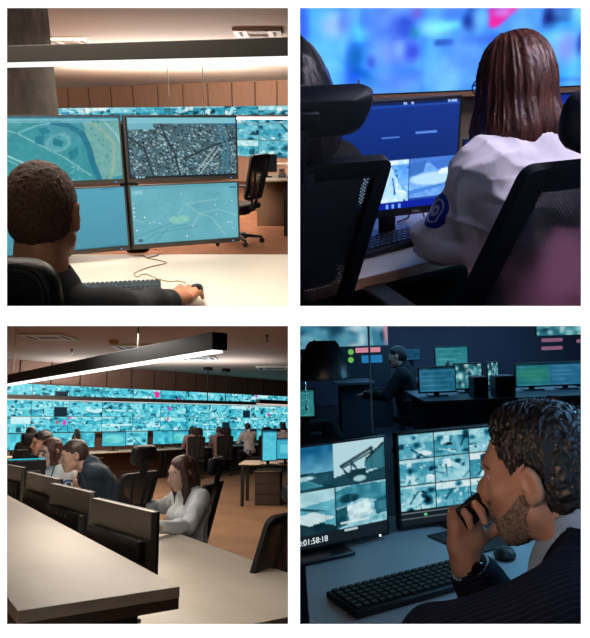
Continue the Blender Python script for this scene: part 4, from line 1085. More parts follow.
# ================================================================== ROOM D: man in a suit at night
def room_d():
    R = RD
    dark = mat('wall_night', (52, 70, 92), .8, rgb2=(44, 60, 82), scale=1.2)
    struct(R, 'floor', [(-.5, .93, 0), (7, .93, 0), (7, 13, 0), (-.5, 13, 0)], (0, 0, -.02), mat('floor_night', (44, 52, 62), .7, rgb2=(36, 44, 54), scale=2))
    struct(R, 'ceiling', [(-.5, .93, 2.8), (7, .93, 2.8), (7, 13, 2.8), (-.5, 13, 2.8)], (0, 0, .04), mat('ceiling_night', (30, 34, 40), .9))
    struct(R, 'wall_back', [(-.5, 12.2, -1), (7, 12.2, -1), (7, 12.2, 2.9), (-.5, 12.2, 2.9)], (0, .1, 0), dark)
    # desk
    org = R.z(300, 520, .74)
    dm = mat('desk_night', (150, 160, 168), .42, rgb2=(138, 148, 158), scale=2)
    dk = empty('desk', R.M, 'grey desk with two camera monitors and keyboard before the suited man', 'desk')
    obj('desk_top', MB().box((.92, 1.75, .7255), (1.8, 1.34, .027)), dm, dk, bevel=.002)
    for x in (.06, 1.75): obj('leg', MB().box((x, 2.3, .355), (.06, .06, .71)), M_BLACK, dk)
    trim(dk, R)
    ramp = [(0, (3, 16, 26)), (.28, (16, 84, 108)), (.55, (66, 160, 184)), (.8, (166, 222, 232)), (1, (232, 248, 250))]
    def left_pic():
        p = Pic(132, 92, (10, 14, 20))
        a = Pic(66, 40, (24, 104, 150)); a.a = a.a * (1 - .0 * a.V)[..., None]; a.mix(np.clip((a.V - .1) * 1.3, 0, 1), (140, 206, 226)); a.poly([(0, .56), (.5, .60), (1, .62), (1, 1), (0, 1)], (22, 70, 86)); a.poly([(0, .7), (.7, .68), (.9, .95), (0, 1)], (60, 140, 156)); a.ell(.25, .66, .16, .07, (16, 46, 58)); a.ell(.7, .72, .12, .05, (180, 220, 226)); a.rect(.4, .58, .6, .66, (110, 180, 190)); a.a += a.noise(np.random.RandomState(1), 14, .07)[..., None]
        place(p, a, 0, .0, .67, .44)
        b = Pic(60, 40, (190, 226, 234)); b.poly([(.0, .8), (.25, .72), (.6, .8), (1, .7), (1, 1), (0, 1)], (26, 70, 82)); b.line([(.12, .56), (.74, .22)], .03, (14, 40, 50)); b.line([(.16, .60), (.76, .30)], .02, (20, 56, 66)); b.line([(.72, .22), (.78, .5)], .035, (14, 40, 50)); b.line([(.14, .56), (.28, .86), (.34, .5), (.5, .8)], .022, (18, 50, 60)); b.poly([(.58, .5), (1, .12), (1, .72), (.6, .74)], (44, 110, 124)); b.poly([(.62, .44), (1, .08), (1, .14), (.62, .52)], (10, 30, 40)); b.rect(.3, .68, .62, .92, (20, 54, 62)); b.ell(.48, .9, .12, .07, (170, 214, 220))
        for k in range(8): b.line([(.62 + .05 * k, .5 - .045 * k), (.62 + .05 * k, .74)], .006, (90, 160, 172))
        place(p, b, .67, .0, 1, .44)
        c = Pic(66, 40, (96, 178, 198)); c.poly([(0, 0), (1, 0), (1, .25), (0, .5)], (176, 222, 232)); c.poly([(0, .85), (.55, .15), (.62, .2), (.1, 1), (0, 1)], (22, 66, 78)); c.poly([(.3, .75), (.55, .45), (1, .9), (1, 1), (.5, 1)], (16, 50, 60)); c.poly([(.55, .55), (.8, .5), (1, .7), (.75, .8)], (210, 236, 240)); c.line([(.1, .6), (.5, .25), (.9, .5)], .02, (20, 60, 70)); c.a += c.noise(np.random.RandomState(2), 12, .08)[..., None]
        place(p, c, 0, .445, .67, .87)
        d = Pic(60, 40, (150, 206, 220)); d.poly([(0, .1), (.3, .0), (1, .05), (1, .5), (.5, .35), (0, .5)], (60, 140, 160)); d.poly([(.2, .5), (.62, .38), (.72, .75), (.28, .9)], (206, 234, 238)); d.poly([(.72, .5), (1, .35), (1, .8), (.78, .82)], (40, 110, 128)); d.ell(.25, .3, .2, .1, (24, 74, 88)); d.poly([(0, .55), (.2, .5), (.24, .9), (0, 1)], (30, 90, 104)); d.rect(.55, .86, .95, .95, (120, 190, 200)); d.a += d.noise(np.random.RandomState(3), 14, .12)[..., None]
        place(p, d, .675, .445, 1, .87)
        p.rect(0, .87, 1, 1, (22, 30, 38)); p.rect(.70, .80, .88, .83, (226, 244, 246), .9); p.rect(.72, .885, .80, .905, (200, 220, 224))
        return p
    def right_pic():
        p = Pic(132, 84, (8, 14, 20))
        k = 0
        for j in range(3):
            for i in range(4):
                k += 1
                place(p, cctv(np.random.RandomState(200 + k * 3), 34, 24, ramp), i * .25, j * .28 + .01, i * .25 + .246, j * .28 + .276)
        p.rect(0, .855, 1, 1, (24, 30, 36)); p.rect(.0, .915, 1, .93, (90, 104, 112)); p.rect(.0, .86, 1, .868, (110, 124, 130))
        for u, v in ((.17, .895), (.34, .885), (.34, .955)): p.ell(u, v, .009, .016, (110, 250, 170))
        for v in (.88, .95):
            for u in np.arange(.38, .62, .028): p.rect(u, v, u + .02, v + .022, (190, 204, 210))
        return p
    MK = mat('bezel_night', (12, 14, 18), .35)
    c = R.y(390, 540, 2.16)
    yaw = rad(27); w = .60
    ctr = Vector((c.x - math.cos(yaw) * (w / 2 + .01), c.y - math.sin(yaw) * (w / 2 + .01), 0))
    z_low = R.y(388, 535, 2.16).z - .7405
    m1 = make_monitor(R.M @ T(ctr.x, ctr.y, .7405) @ RZ(yaw), 'near camera monitor with four views and a running time code, at the left', w, .315, left_pic(), S_D, lift=z_low, bez=.009, chin=.014, rear=False, case=MK, base=(.26, .20), neck=.08)
    to = text_mesh('time_code', '0:01:58:18', .026, emat('time_white', (224, 240, 244), 1.0), m1, T(-w / 2 + .435 * w, -.003, z_low + .014 + .012) @ RX(PI / 2)); to['label'] = 'white running time code'
    obj('power_light', MB().box((w / 2 - .03, -.002, z_low + .006), (.006, .004, .006)), emat('power_white', (220, 235, 240), 1.5), m1)
    trim(m1, R, [p for p in R.planes() ][:1])
    c = R.y(399, 534, 2.22); yaw = rad(17); w = .56
    ctr = Vector((c.x + math.cos(yaw) * (w / 2 + .012), c.y + math.sin(yaw) * (w / 2 + .012), 0))
    z_low = R.y(402, 531, 2.22).z - .7405
    make_monitor(R.M @ T(ctr.x, ctr.y, .7405) @ RZ(yaw), 'camera monitor with a grid of small views, partly behind the suited man\'s face', w, .315, right_pic(), S_D, lift=z_low, bez=.009, chin=.014, rear=False, case=MK, base=(.26, .20))
    # keyboard
    a, b, c = R.z(326, 598, .741), R.z(447, 567, .741), R.z(348, 625, .741)
    yaw = math.atan2((b - a).y, (b - a).x); ux = Vector((math.cos(yaw), math.sin(yaw), 0)); uy = Vector((-math.sin(yaw), math.cos(yaw), 0))
    w = .44; d = .15
    k0 = a + ux * w / 2 - uy * d / 2
    keyboard(R.M @ T(k0.x, k0.y, .741) @ RZ(yaw), 'black keyboard on the grey desk below the left camera monitor', w, d, 6, 18, mat('kb_d', (10, 11, 14), .5), mat('kbk_d', (13, 14, 18), .6))
    # items on the desk behind the hand
    mo = R.z(505, 558, .741)
    tag(obj('computer_mouse', MB().lathe([(.03, 0), (.033, .012), (.026, .026), (.01, .034)], 18), M_BLACK, None, R.M @ T(mo.x, mo.y, .741)), 'small dark mouse on the grey desk beside the suited man\'s lapel', 'mouse')
    mp = R.z(470, 546, .741)
    tag(obj('mouse_pad', MB().box((0, 0, .002), (.30, .22, .004)), mat('pad_dark', (18, 22, 28), .8), None, R.M @ T(mp.x + .07, mp.y + .08, .741) @ RZ(yaw), bevel=.001), 'dark mouse pad behind the suited man\'s wrist', 'mouse pad')
    # wall lamp on the added divider
    s = R.y(323, 361, 2.0)
    lp = empty('wall_lamp', R.M @ T(s), 'black cone-shaded lamp reaching in from the left over the monitors', 'lamp')
    hh = 20 * 2.0 / F
    obj('lamp_shade', MB().lathe([(.083, -hh * .90), (.085, -hh * .82), (.074, -hh * .2), (.050, hh * .82), (.040, hh), (.0, hh * 1.02)], 40, cap=False), mat('shade_black', (14, 16, 19), .4), lp)
    sh = lp.children[0]; sm = sh.modifiers.new('wall', 'SOLIDIFY'); sm.thickness = .002
    obj('bulb', MB().lathe([(.001, -.045), (.018, -.038), (.024, -.02), (.014, .0), (.012, .03)], 16), mat('bulb_off', (60, 64, 66), .2), lp)
    obj('lamp_arm', MB().tube([(-s.x + .012, .02, .02), (-.05, .01, .03), (-.02, 0, hh)], .008, 8), M_BLACK, lp)
    obj('pull_chain', MB().tube([(-.058, -.02, -hh * .8), (-.058, -.02, -.135)], .0016, 6).lathe([(.001, -.15), (.004, -.145), (.004, -.138), (.001, -.134)], 8, T(-.058, -.02, 0)), M_CHROME, lp)
    # thin metal post of a glass screen
    q = R.y(372.5, 430, 3.2)
    tag(obj('glass_screen_post', MB().box((q.x, q.y, 1.35), (.010, .010, 2.7)), mat('post_metal', (150, 160, 166), .4, .5), None, R.M, bevel=.002), 'slim grey metal post rising behind the gap of the two monitors', 'post')
    # background: desks, screens, cabinets, a seated person
    soft = lambda base, sd, amp=.16, n=7: (lambda p: (setattr(p, 'a', p.a + p.noise(np.random.RandomState(sd), n, amp)[..., None]), p)[1])(Pic(30, 20, base))
    # large wall display, upper left
    A, B = R.y(296, 351, 9.5), R.y(388, 344, 9.5)
    p = Pic(70, 36, (60, 130, 158)); rs = np.random.RandomState(7)
    for _ in range(46): p.ell(rs.rand(), rs.rand(), rs.uniform(.03, .1), rs.uniform(.06, .2), ((20, 60, 84), (130, 190, 208), (200, 226, 232), (90, 160, 182))[rs.randint(4)], .8, .5)
    p.ell(.98, .6, .03, .4, (226, 150, 170), .8, .5)
    wd = B.x - A.x
    tag(panel('wall_display', wd, .70, p, S_D, None, R.M @ T((A.x + B.x) / 2, 9.5, (A.z + B.z) / 2) , thick=.06), 'large pale blue wall display at the dark room\'s upper left', 'display')
    con = empty('control_rack', R.M @ T(R.y(366, 380, 9.3).x, 9.3, 0), 'dark control rack with green and pink lights under the wall display', 'rack')
    zt = R.y(366, 346, 9.3).z
    obj('body', MB().box((0, .2, zt / 2), (.75, .4, zt)), mat('rack_dark', (40, 50, 62), .6), con, bevel=.01)
    for py in (352, 360): 
        g = R.y(351, py, 9.28); obj('green_light', MB().lathe([(.042, 0), (.042, -.0), (.034, .02), (.001, .028)], 16, T(g.x - R.y(366, 380, 9.3).x, -.0, g.z) @ RX(PI / 2)), emat('green_on', (110, 190, 90), .9), con)
    g = R.y(368, 350, 9.28); obj('pink_sign', MB().box((g.x - R.y(366, 380, 9.3).x, -.01, g.z), (.36, .02, .07)), emat('pink_on', (226, 150, 170), .8), con, bevel=.009)
    g = R.y(372, 359, 9.28); obj('blue_display', MB().box((g.x - R.y(366, 380, 9.3).x, -.01, g.z), (.30, .02, .11)), emat('blue_on', (40, 130, 190), .8), con, bevel=.009)
    def bgm(x0, y0, x1, y1, d, pic, lab):
        a, b = R.y(x0, y1, d), R.y(x1, y0, d); w = b.x - a.x; h = b.z - a.z
        return make_monitor(R.M @ T((a.x + b.x) / 2, d, .7405), lab, abs(w), abs(h), pic, S_D, 'background monitors of the dark room', lift=max(.03, min(a.z, b.z) - .7405), rear=False, bez=.012, chin=.016, base=(.2, .16))
    def rows(base, n, sd):
        p = Pic(36, 24, base); rs = np.random.RandomState(sd)
        for v in np.linspace(.12, .9, n): p.rect(.05, v, rs.uniform(.5, .95), v + .05, tuple(min(255, c + 40) for c in base), .6)
        p.rect(0, 0, 1, .08, tuple(c * .6 for c in base)); p.a += p.noise(rs, 6, .05)[..., None]
        return p
    bgm(297, 392, 313.5, 419, 4.3, rows((46, 130, 132), 4, 1), 'green-teal monitor on the dark room\'s left desk')
    bgm(404, 349, 420, 361, 9.0, rows((26, 74, 108), 3, 2), 'dim blue monitor above the seated dark figure')
    bgm(436, 347, 467, 367, 8.6, rows((44, 130, 140), 4, 3), 'teal monitor high in the middle of the dark background')
    bgm(420.5, 379, 455, 404, 6.4, rows((34, 104, 134), 5, 4), 'teal monitor on the middle desk right of the seated dark figure')
    pc = Pic(40, 28, (40, 110, 124)); rs = np.random.RandomState(9)
    for _ in range(40): pc.ell(rs.rand(), rs.rand(), rs.uniform(.04, .12), rs.uniform(.05, .14), ((16, 50, 64), (150, 214, 216), (196, 232, 232), (80, 160, 168))[rs.randint(4)], .85, .5)
    bgm(456, 375, 481.5, 400, 6.6, pc, 'bright mottled camera monitor in the middle background')
    bgm(489, 374, 498, 397, 6.8, pc, 'narrow slice of a mottled camera monitor beside the bright one')
    p = rows((30, 110, 128), 5, 5); p.ell(.5, .5, .5, .3, (60, 150, 110), .6, .6); bgm(517, 373, 550, 396, 6.6, p, 'greenish monitor above the suited man\'s head')
    bgm(551, 371, 584, 394, 6.6, rows((36, 104, 140), 5, 6), 'blue-teal monitor to the far right over the suited man\'s head')
    A, B = R.y(537, 336, 9.8), R.y(584, 320, 9.8)
    tag(panel('wall_display', B.x - A.x, .36, pc, S_D, None, R.M @ T((A.x + B.x) / 2, 9.8, A.z), thick=.06), 'mottled wall display cut by the upper right edge', 'display')
    for i, (x0, y0, x1) in enumerate(((541, 340, 562), (541, 348, 562), (576, 341, 584))):
        A, B = R.y(x0, y0 + 2, 9.8), R.y(x1, y0 - 2, 9.8)
        lab = ('upper pink lit sign strip under the small wall display', 'lower pink lit sign strip under the small wall display', 'pink lit sign strip nearest the upper right corner')[i]
        tag(obj('lit_sign', MB().box(((A.x + B.x) / 2, 9.78, (A.z + B.z) / 2), (B.x - A.x, .03, .055)), emat('pink_dim', (170, 120, 150), .55), None, R.M, bevel=.02), lab, 'sign')
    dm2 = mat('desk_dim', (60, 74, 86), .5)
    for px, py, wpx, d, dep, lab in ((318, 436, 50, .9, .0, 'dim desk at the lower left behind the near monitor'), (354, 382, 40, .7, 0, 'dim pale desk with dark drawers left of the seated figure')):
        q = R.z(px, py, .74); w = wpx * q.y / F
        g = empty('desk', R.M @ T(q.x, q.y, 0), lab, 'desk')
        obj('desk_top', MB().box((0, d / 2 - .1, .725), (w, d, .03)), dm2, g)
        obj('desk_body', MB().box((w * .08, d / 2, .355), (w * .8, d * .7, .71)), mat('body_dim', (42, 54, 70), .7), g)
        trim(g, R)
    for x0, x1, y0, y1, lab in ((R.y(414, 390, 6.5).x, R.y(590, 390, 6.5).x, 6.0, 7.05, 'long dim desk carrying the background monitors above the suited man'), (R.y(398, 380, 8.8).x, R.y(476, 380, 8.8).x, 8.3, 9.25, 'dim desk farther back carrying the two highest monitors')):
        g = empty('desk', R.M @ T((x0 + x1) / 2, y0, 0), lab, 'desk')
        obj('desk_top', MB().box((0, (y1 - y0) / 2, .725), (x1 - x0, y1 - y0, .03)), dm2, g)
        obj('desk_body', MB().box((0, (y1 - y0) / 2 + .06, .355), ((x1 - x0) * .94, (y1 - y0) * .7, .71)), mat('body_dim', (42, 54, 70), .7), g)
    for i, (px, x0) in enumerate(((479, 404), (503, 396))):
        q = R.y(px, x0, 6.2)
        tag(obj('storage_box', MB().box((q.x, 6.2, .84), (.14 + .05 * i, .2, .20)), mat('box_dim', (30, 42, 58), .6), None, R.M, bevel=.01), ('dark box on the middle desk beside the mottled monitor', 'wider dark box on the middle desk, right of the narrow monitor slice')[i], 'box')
    spot_area(R, 'unseen_overhead_light', (2.6, 8.0, 1.42), 3.4, 75, (110, 175, 220), aim=(2.6, 8.01, 0))  # added under the slab to lift the dark background
    spot_area(R, 'added_wall_fill', (3.0, 10.6, 1.40), 4.5, 45, (130, 160, 195), aim=(3.0, 12.2, .9), sy=.3)  # added to lift the back wall, no lamp there
    spot_area(R, 'unseen_overhead_light', (1.0, 2.15, 1.425), .9, 3.8, (130, 190, 225), aim=(1.0, 2.151, 0), sy=.5)  # added teal fill over the desk, tucked under the slab
    spot_area(R, 'added_fill', (.012, 1.02, 1.28), .10, 2.1, (255, 214, 186), aim=(.5, 1.4, 1.22), sy=.3)  # added warm face light, hidden edge-on at the divider
    spot_area(R, 'unseen_overhead_light', (.78, 1.30, 1.425), .5, 2.2, (120, 175, 225), aim=(.72, 1.301, 0), sy=.3)  # added blue top light for hair and shoulders
    spot_area(R, 'added_rim', (1.30, 2.05, 1.36), .3, 8, (110, 190, 235), aim=(.5, 1.25, 1.28))  # added blue rim light on the head, out of view
room_d()
# ================================================================== people: distance-field bodies turned into one continuous surface
def nrm(v): v = np.asarray(v, float); return v / np.linalg.norm(v)
def V3(*a): return np.array(a, float)
def wav(P, f, seed, oct=2):
    rs = np.random.RandomState(seed); out = np.zeros(len(P)); a = 1.0
    for o in range(oct):
        for _ in range(4):
            d = nrm(rs.randn(3)); e = nrm(rs.randn(3))
            out += a * np.sin(P @ d * f + 1.7 * np.sin(P @ e * f * .7 + rs.rand() * 6) + rs.rand() * 6) * .25
        f *= 2.1; a *= .5
    return out
def hashn(P, f, seed):
    """soft value noise in 3-D"""
    q = P * f; i = np.floor(q).astype(np.int64); w = q - i; w = w * w * (3 - 2 * w)
    def h(a, b, c):
        n = (a * 374761393 + b * 668265263 + c * 2147483647 + seed * 1274126177) & 0xffffffff
        n = ((n ^ (n >> 13)) * 1274126177) & 0xffffffff
        return ((n ^ (n >> 16)) & 0xffff) / 65535.0
    r = 0
    for dx in (0, 1):
        for dy in (0, 1):
            for dz in (0, 1):
                r = r + h(i[:, 0] + dx, i[:, 1] + dy, i[:, 2] + dz) * (w[:, 0] if dx else 1 - w[:, 0]) * (w[:, 1] if dy else 1 - w[:, 1]) * (w[:, 2] if dz else 1 - w[:, 2])
    return r * 2 - 1
def cap(a, b, ra, rb=None):
    a, b = np.asarray(a, float), np.asarray(b, float); rb = ra if rb is None else rb; ba = b - a; L2 = max(ba @ ba, 1e-9)
    def f(P):
        t = np.clip(((P - a) @ ba) / L2, 0, 1)
        return np.linalg.norm(P - a - t[:, None] * ba, axis=1) - (ra + (rb - ra) * t)
    return f
def ell(c, r, R=None):
    c, r = np.asarray(c, float), np.asarray(r, float)
    def f(P):
        q = P - c
        if R is not None: q = q @ R
        k0 = np.linalg.norm(q / r, axis=1); k1 = np.linalg.norm(q / (r * r), axis=1)
        return np.where(k1 > 1e-9, k0 * (k0 - 1) / np.maximum(k1, 1e-9), -r.min())
    return f
def rbx(c, b, r, R=None):
    c, b = np.asarray(c, float), np.asarray(b, float) - r
    def f(P):
        q = P - c
        if R is not None: q = q @ R
        q = np.abs(q) - b
        return np.linalg.norm(np.maximum(q, 0), axis=1) + np.minimum(q.max(axis=1), 0) - r
    return f
def pln(o, n):
    o, n = np.asarray(o, float), nrm(n)
    return lambda P: (P - o) @ n
class SDF:
    def __init__(s): s.ops = []
    def u(s, f, k=.02): s.ops.append(('u', f, k)); return s
    def d(s, f, k=.01): s.ops.append(('d', f, k)); return s      # carve
    def i(s, f, k=.004): s.ops.append(('i', f, k)); return s     # keep only inside
    def o(s, fn): s.ops.append(('o', fn, 0)); return s           # displacement added to the distance
    def __call__(s, P):
        D = np.full(len(P), 9.0)
        for op, f, k in s.ops:
            if op == 'o': D = D + f(P); continue
            e = f(P)
            if op == 'u':
                h = np.maximum(k - np.abs(D - e), 0) / max(k, 1e-6); D = np.minimum(D, e) - h * h * k * .25
            else:
                if op == 'd': e = -e
                h = np.maximum(k - np.abs(D - e), 0) / max(k, 1e-6); D = np.maximum(D, e) + h * h * k * .25
        return D
HS = 1.0
def surf(f, lo, hi, h):
    h = h * HS
    """surface nets over the cells the surface passes through"""
    B = 8
    lo = np.asarray(lo, float); n = np.ceil((np.asarray(hi) - lo) / h / B).astype(int)
    g = np.full(tuple(n * B + 1), 1.0, np.float32)
    ctr = np.stack(np.meshgrid(*[np.arange(k) for k in n], indexing='ij'), -1).reshape(-1, 3)
    dc = f(lo + (ctr + .5) * B * h)
    act = np.abs(dc) < B * h * 1.45
    for c, d in zip(ctr[~act], dc[~act]):
        if d < 0: g[c[0] * B:(c[0] + 1) * B + 1, c[1] * B:(c[1] + 1) * B + 1, c[2] * B:(c[2] + 1) * B + 1] = -1.0
    k = np.stack(np.meshgrid(*[np.arange(B + 1)] * 3, indexing='ij'), -1).reshape(-1, 3)
    ab = ctr[act]
    for s in range(0, len(ab), 600):
        idx = (ab[s:s + 600, None, :] * B + k[None]).reshape(-1, 3)
        g[idx[:, 0], idx[:, 1], idx[:, 2]] = f(lo + idx * h)
    ins = g < 0
    c8 = [(a, b, c) for a in (0, 1) for b in (0, 1) for c in (0, 1)]
    sh = tuple(np.array(g.shape) - 1)
    def sl(a, x): return slice(a, x + a)
    cnt = np.zeros(sh, np.int8)
    for a, b, c in c8: cnt += ins[sl(a, sh[0]), sl(b, sh[1]), sl(c, sh[2])]
    cells = np.argwhere((cnt > 0) & (cnt < 8))
    vid = np.full(sh, -1, np.int64); vid[cells[:, 0], cells[:, 1], cells[:, 2]] = np.arange(len(cells))
    vals = np.stack([g[cells[:, 0] + a, cells[:, 1] + b, cells[:, 2] + c] for a, b, c in c8], 1)
    acc = np.zeros((len(cells), 3)); num = np.zeros(len(cells))
    for i in range(8):
        for j in range(i + 1, 8):
            if sum(abs(np.array(c8[i]) - np.array(c8[j]))) != 1: continue
            m = (vals[:, i] < 0) != (vals[:, j] < 0)
            t = np.where(m, vals[:, i] / np.where(m, vals[:, i] - vals[:, j], 1), 0)
            p = np.array(c8[i])[None] + t[:, None] * (np.array(c8[j]) - np.array(c8[i]))[None]
            acc += np.where(m[:, None], p, 0); num += m
    verts = lo + (cells + acc / num[:, None]) * h
    faces = []
    for ax in range(3):
        o1, o2 = (ax + 1) % 3, (ax + 2) % 3
        a = [slice(1, -1)] * 3; a[ax] = slice(0, -1); b = list(a); b[ax] = slice(1, None)
        A, Bv = ins[tuple(a)], ins[tuple(b)]
        e = np.argwhere(A != Bv)
        if not len(e): continue
        sgn = A[e[:, 0], e[:, 1], e[:, 2]]
        base = e.copy(); base[:, o1] += 1; base[:, o2] += 1
        q = []
        for d1, d2 in ((0, 0), (-1, 0), (-1, -1), (0, -1)):
            c = base.copy(); c[:, o1] += d1; c[:, o2] += d2
            q.append(vid[c[:, 0], c[:, 1], c[:, 2]])
        q = np.stack(q, 1); q[~sgn] = q[~sgn][:, ::-1]
        faces.append(q)
    faces = np.concatenate(faces)
    faces = faces[(faces >= 0).all(1)]
    return verts, faces
def sobj(name, f, lo, hi, h, material, parent=None, M=None):
    v, q = surf(f, lo, hi, h)
    me = bpy.data.meshes.new(name); me.from_pydata(v.tolist(), [], q.tolist())
    me.polygons.foreach_set('use_smooth', [True] * len(me.polygons)); me.update()
    me.materials.append(material)
    o = bpy.data.objects.new(name, me); COL.objects.link(o)
    if parent is not None: o.parent = parent
    if M is not None: o.matrix_basis = M
    return o

def rotm(yaw=0, pitch=0, roll=0):
    """head turn: yaw to its left (+), pitch nod down (+), roll to its right (+); columns are right, forward, up"""
    return np.array(Matrix.Rotation(yaw, 3, 'Z') @ Matrix.Rotation(-pitch, 3, 'X') @ Matrix.Rotation(roll, 3, 'Y'))
def head_ops(S, c, R, sex='m', s=1.0, fine=True, jaw=1.0):
    def G(x, y, z): return np.asarray(c) + R @ (np.array([x, y, z]) * s)
    def E(p, r): return ell(G(*p), np.array(r) * s, R)
    f = 0.94 if sex == 'f' else 1.0
    S.u(E((0, -.014, .034), (.074, .094, .086)), .03)
    S.u(E((0, .012, .005), (.068 * f, .082, .085)), .03)
    S.u(E((0, .036, -.045), (.056 * f, .058, .062)), .03)
    S.u(cap(G(0, .062, -.092), G(0, .072, -.100), .022 * s * jaw, .019 * s * jaw), .03)
    for sx in (-1, 1):
        S.u(cap(G(sx * .052 * f, .0, -.058), G(sx * .024, .058, -.094), .018 * s * jaw), .03)
        S.u(E((sx * .038, .062, -.018), (.024, .020, .02)), .025)             # cheekbone
    if fine:
        S.u(cap(G(-.03, .080, .030), G(.03, .080, .030), .012 * s), .02)      # brow
        for sx in (-1, 1): S.d(E((sx * .031, .097, .010), (.019, .018, .011)), .018)
        S.u(cap(G(0, .090, .012), G(0, .113, -.026), .0085 * s, .0125 * s), .016)
        for sx in (-1, 1): S.u(E((sx * .012, .099, -.030), (.009, .012, .008)), .008)
        S.u(E((0, .080, -.058), (.028, .020, .022)), .02)
        S.u(cap(G(-.018, .093, -.053), G(.018, .093, -.053), .0055 * s), .007)
        S.u(cap(G(-.015, .091, -.065), G(.015, .091, -.065), .0068 * s), .007)
        S.d(cap(G(-.023, .100, -.0588), G(.023, .100, -.0588), .0022 * s), .004)
    else:
        S.u(cap(G(0, .088, .012), G(0, .110, -.026), .009 * s, .013 * s), .016)
    if fine:      # lids closing over the eyeballs
        for sx in (-1, 1):
            S.u(ell(G(sx * .031, .0785, .0195), np.array((.016, .0085, .0050)) * s, R @ rotm(-sx * .25)), .007)
            S.u(ell(G(sx * .031, .0775, .0005), np.array((.015, .0080, .0045)) * s, R @ rotm(-sx * .25)), .007)
    for sx in (-1, 1):
        eR = R @ rotm(sx * .20, .10, sx * .10)
        S.u(ell(G(sx * .082, -.014, .0), np.array((.0095, .0200, .0330)) * s, eR), .007)
        S.u(ell(G(sx * .079, -.008, -.026), np.array((.0085, .0100, .0120)) * s, eR), .006)
        if fine:
            S.d(ell(G(sx * .0915, -.007, .004), np.array((.0090, .0125, .0205)) * s, eR), .003)
            S.u(ell(G(sx * .0790, .002, -.004), np.array((.0060, .0050, .0080)) * s, eR), .004)
            S.u(cap(G(sx * .084, -.012, .016), G(sx * .086, -.020, -.006), .0022 * s), .005)
    return G
def hand_ops(S, w, fwd, back, side, curl, s=1.0, thumb=None, spread=.10, k=.006):
    """palm, four unequal fingers in three bent joints each and a thumb; w wrist, fwd along the hand, back the back-of-hand normal, side +1/-1 where the thumb is"""
    w = np.asarray(w, float); fwd = nrm(fwd); back = nrm(np.asarray(back, float) - fwd * (np.asarray(back, float) @ fwd)); sd = np.cross(fwd, back) * side
    R = np.stack([sd, fwd, back], 1)
    S.u(cap(w - fwd * .02 * s, w + fwd * .02 * s, .025 * s, .026 * s), .02)
    S.u(rbx(w + fwd * .058 * s, np.array((.040, .048, .0145)) * s, .013 * s, R), .022)
    S.u(ell(w + fwd * .035 * s + sd * .026 * s - back * .008 * s, np.array((.016, .032, .016)) * s, R), .018)
    Ls = ((.030, .043, .026, .021), (.010, .048, .030, .022), (-.011, .045, .028, .021), (-.031, .035, .021, .019))
    if not hasattr(curl, '__len__'): curl = (curl,) * 4
    for q, (ox, l1, l2, l3) in enumerate(Ls):
        p = w + (fwd * (.100 - .006 * abs(q - 1)) + sd * ox) * s
        a = 0.0; d0 = nrm(fwd + sd * (spread * (1.5 - q) * .5)); rr = (.0098, .0100, .0096, .0086)[q] * s
        c = curl[q] if hasattr(curl[q], '__len__') else (curl[q],) * 3
        S.u(cap(p - d0 * .03 * s, p, rr * 1.05, rr * 1.06), .014)
        for L_, cc, t in ((l1, c[0], 1.0), (l2, c[1], .93), (l3, c[2], .84)):
            a += cc; d = d0 * math.cos(a) - back * math.sin(a); e = p + d * L_ * s
            S.u(cap(p, e, rr * t, rr * t * .93), k); p = e
    tb = thumb or ((.75, .62, -.25), (.35, .92, -.2))
    p = w + (fwd * .028 + sd * .030 - back * .006) * s
    for (x, y, z), L_, r0, r1 in ((tb[0], .048, .0135, .0115), (tb[1], .034, .0112, .0105), (tb[-1], .027, .0105, .0085)):
        d = nrm(sd * x + fwd * y + back * z); e = p + d * L_ * s; S.u(cap(p, e, r0 * s, r1 * s), .010); p = e
class Pose:
    """joints of a seated person, facing +y, right hand on +x; lean forward, turn of the chest, arms given by elbow and wrist"""
    def __init__(s, k=1.0, lean=0.0, side=0.0, sex='m', head=(0, 0, 0), seat=.47, hd=(0, 0, 0), sw=None, chest_yaw=0.0):
        s.k, s.sex = k, sex
        U = np.array(Matrix.Rotation(side, 3, 'Y') @ Matrix.Rotation(-lean, 3, 'X') @ Matrix.Rotation(chest_yaw, 3, 'Z'))
        s.U = U
        o = V3(0, 0, seat + .09 * k); s.pel = o
        g = lambda x, y, z: o + U @ (V3(x, y, z) * k)
        s.g = g
        w = sw or (.178 if sex == 'm' else .155)
        s.waist, s.chest, s.neck = g(0, .005, .17), g(0, 0, .36), g(0, -.012, .545)
        s.sh = {1: g(w, -.012, .485), -1: g(-w, -.012, .485)}
        s.hc = g(hd[0], .025 + hd[1], .675 + hd[2])
        s.HR = rotm(*head)
        s.el, s.wr = {}, {}
    def arm(s, sd, el, wr):
        s.el[sd], s.wr[sd] = np.asarray(el, float), np.asarray(wr, float); return s
def torso_ops(S, p, infl=0.0, k=.05, bust=True):
    K = p.k; U = p.U; m = p.sex == 'm'; i = infl
    S.u(ell(p.pel, np.array((.165, .125, .12)) * K + i, U), k)
    S.u(ell(p.waist, np.array((.142 if m else .120, .108 if m else .092, .16)) * K + i, U), k)
    S.u(ell(p.chest + U @ V3(0, .0, .01), np.array((.165 if m else .142, .115 if m else .100, .17)) * K + i, U), k)
    if not m and bust:
        for sx in (-1, 1): S.u(ell(p.chest + U @ V3(sx * .065 * K, .085 * K, -.0), np.array((.058, .052, .06)) * K + i, U), .03)
    for sx in (-1, 1):
        S.u(cap(p.neck - U @ V3(0, 0, .035 * K), p.sh[sx] - U @ V3(0, 0, .012 * K), .052 * K + i, .050 * K + i), k)
        S.u(cap(p.chest + U @ V3(sx * .10 * K, -.02 * K, .06 * K), p.sh[sx] + U @ V3(-sx * .02 * K, 0, -.03 * K), .075 * K + i, .055 * K + i), k)
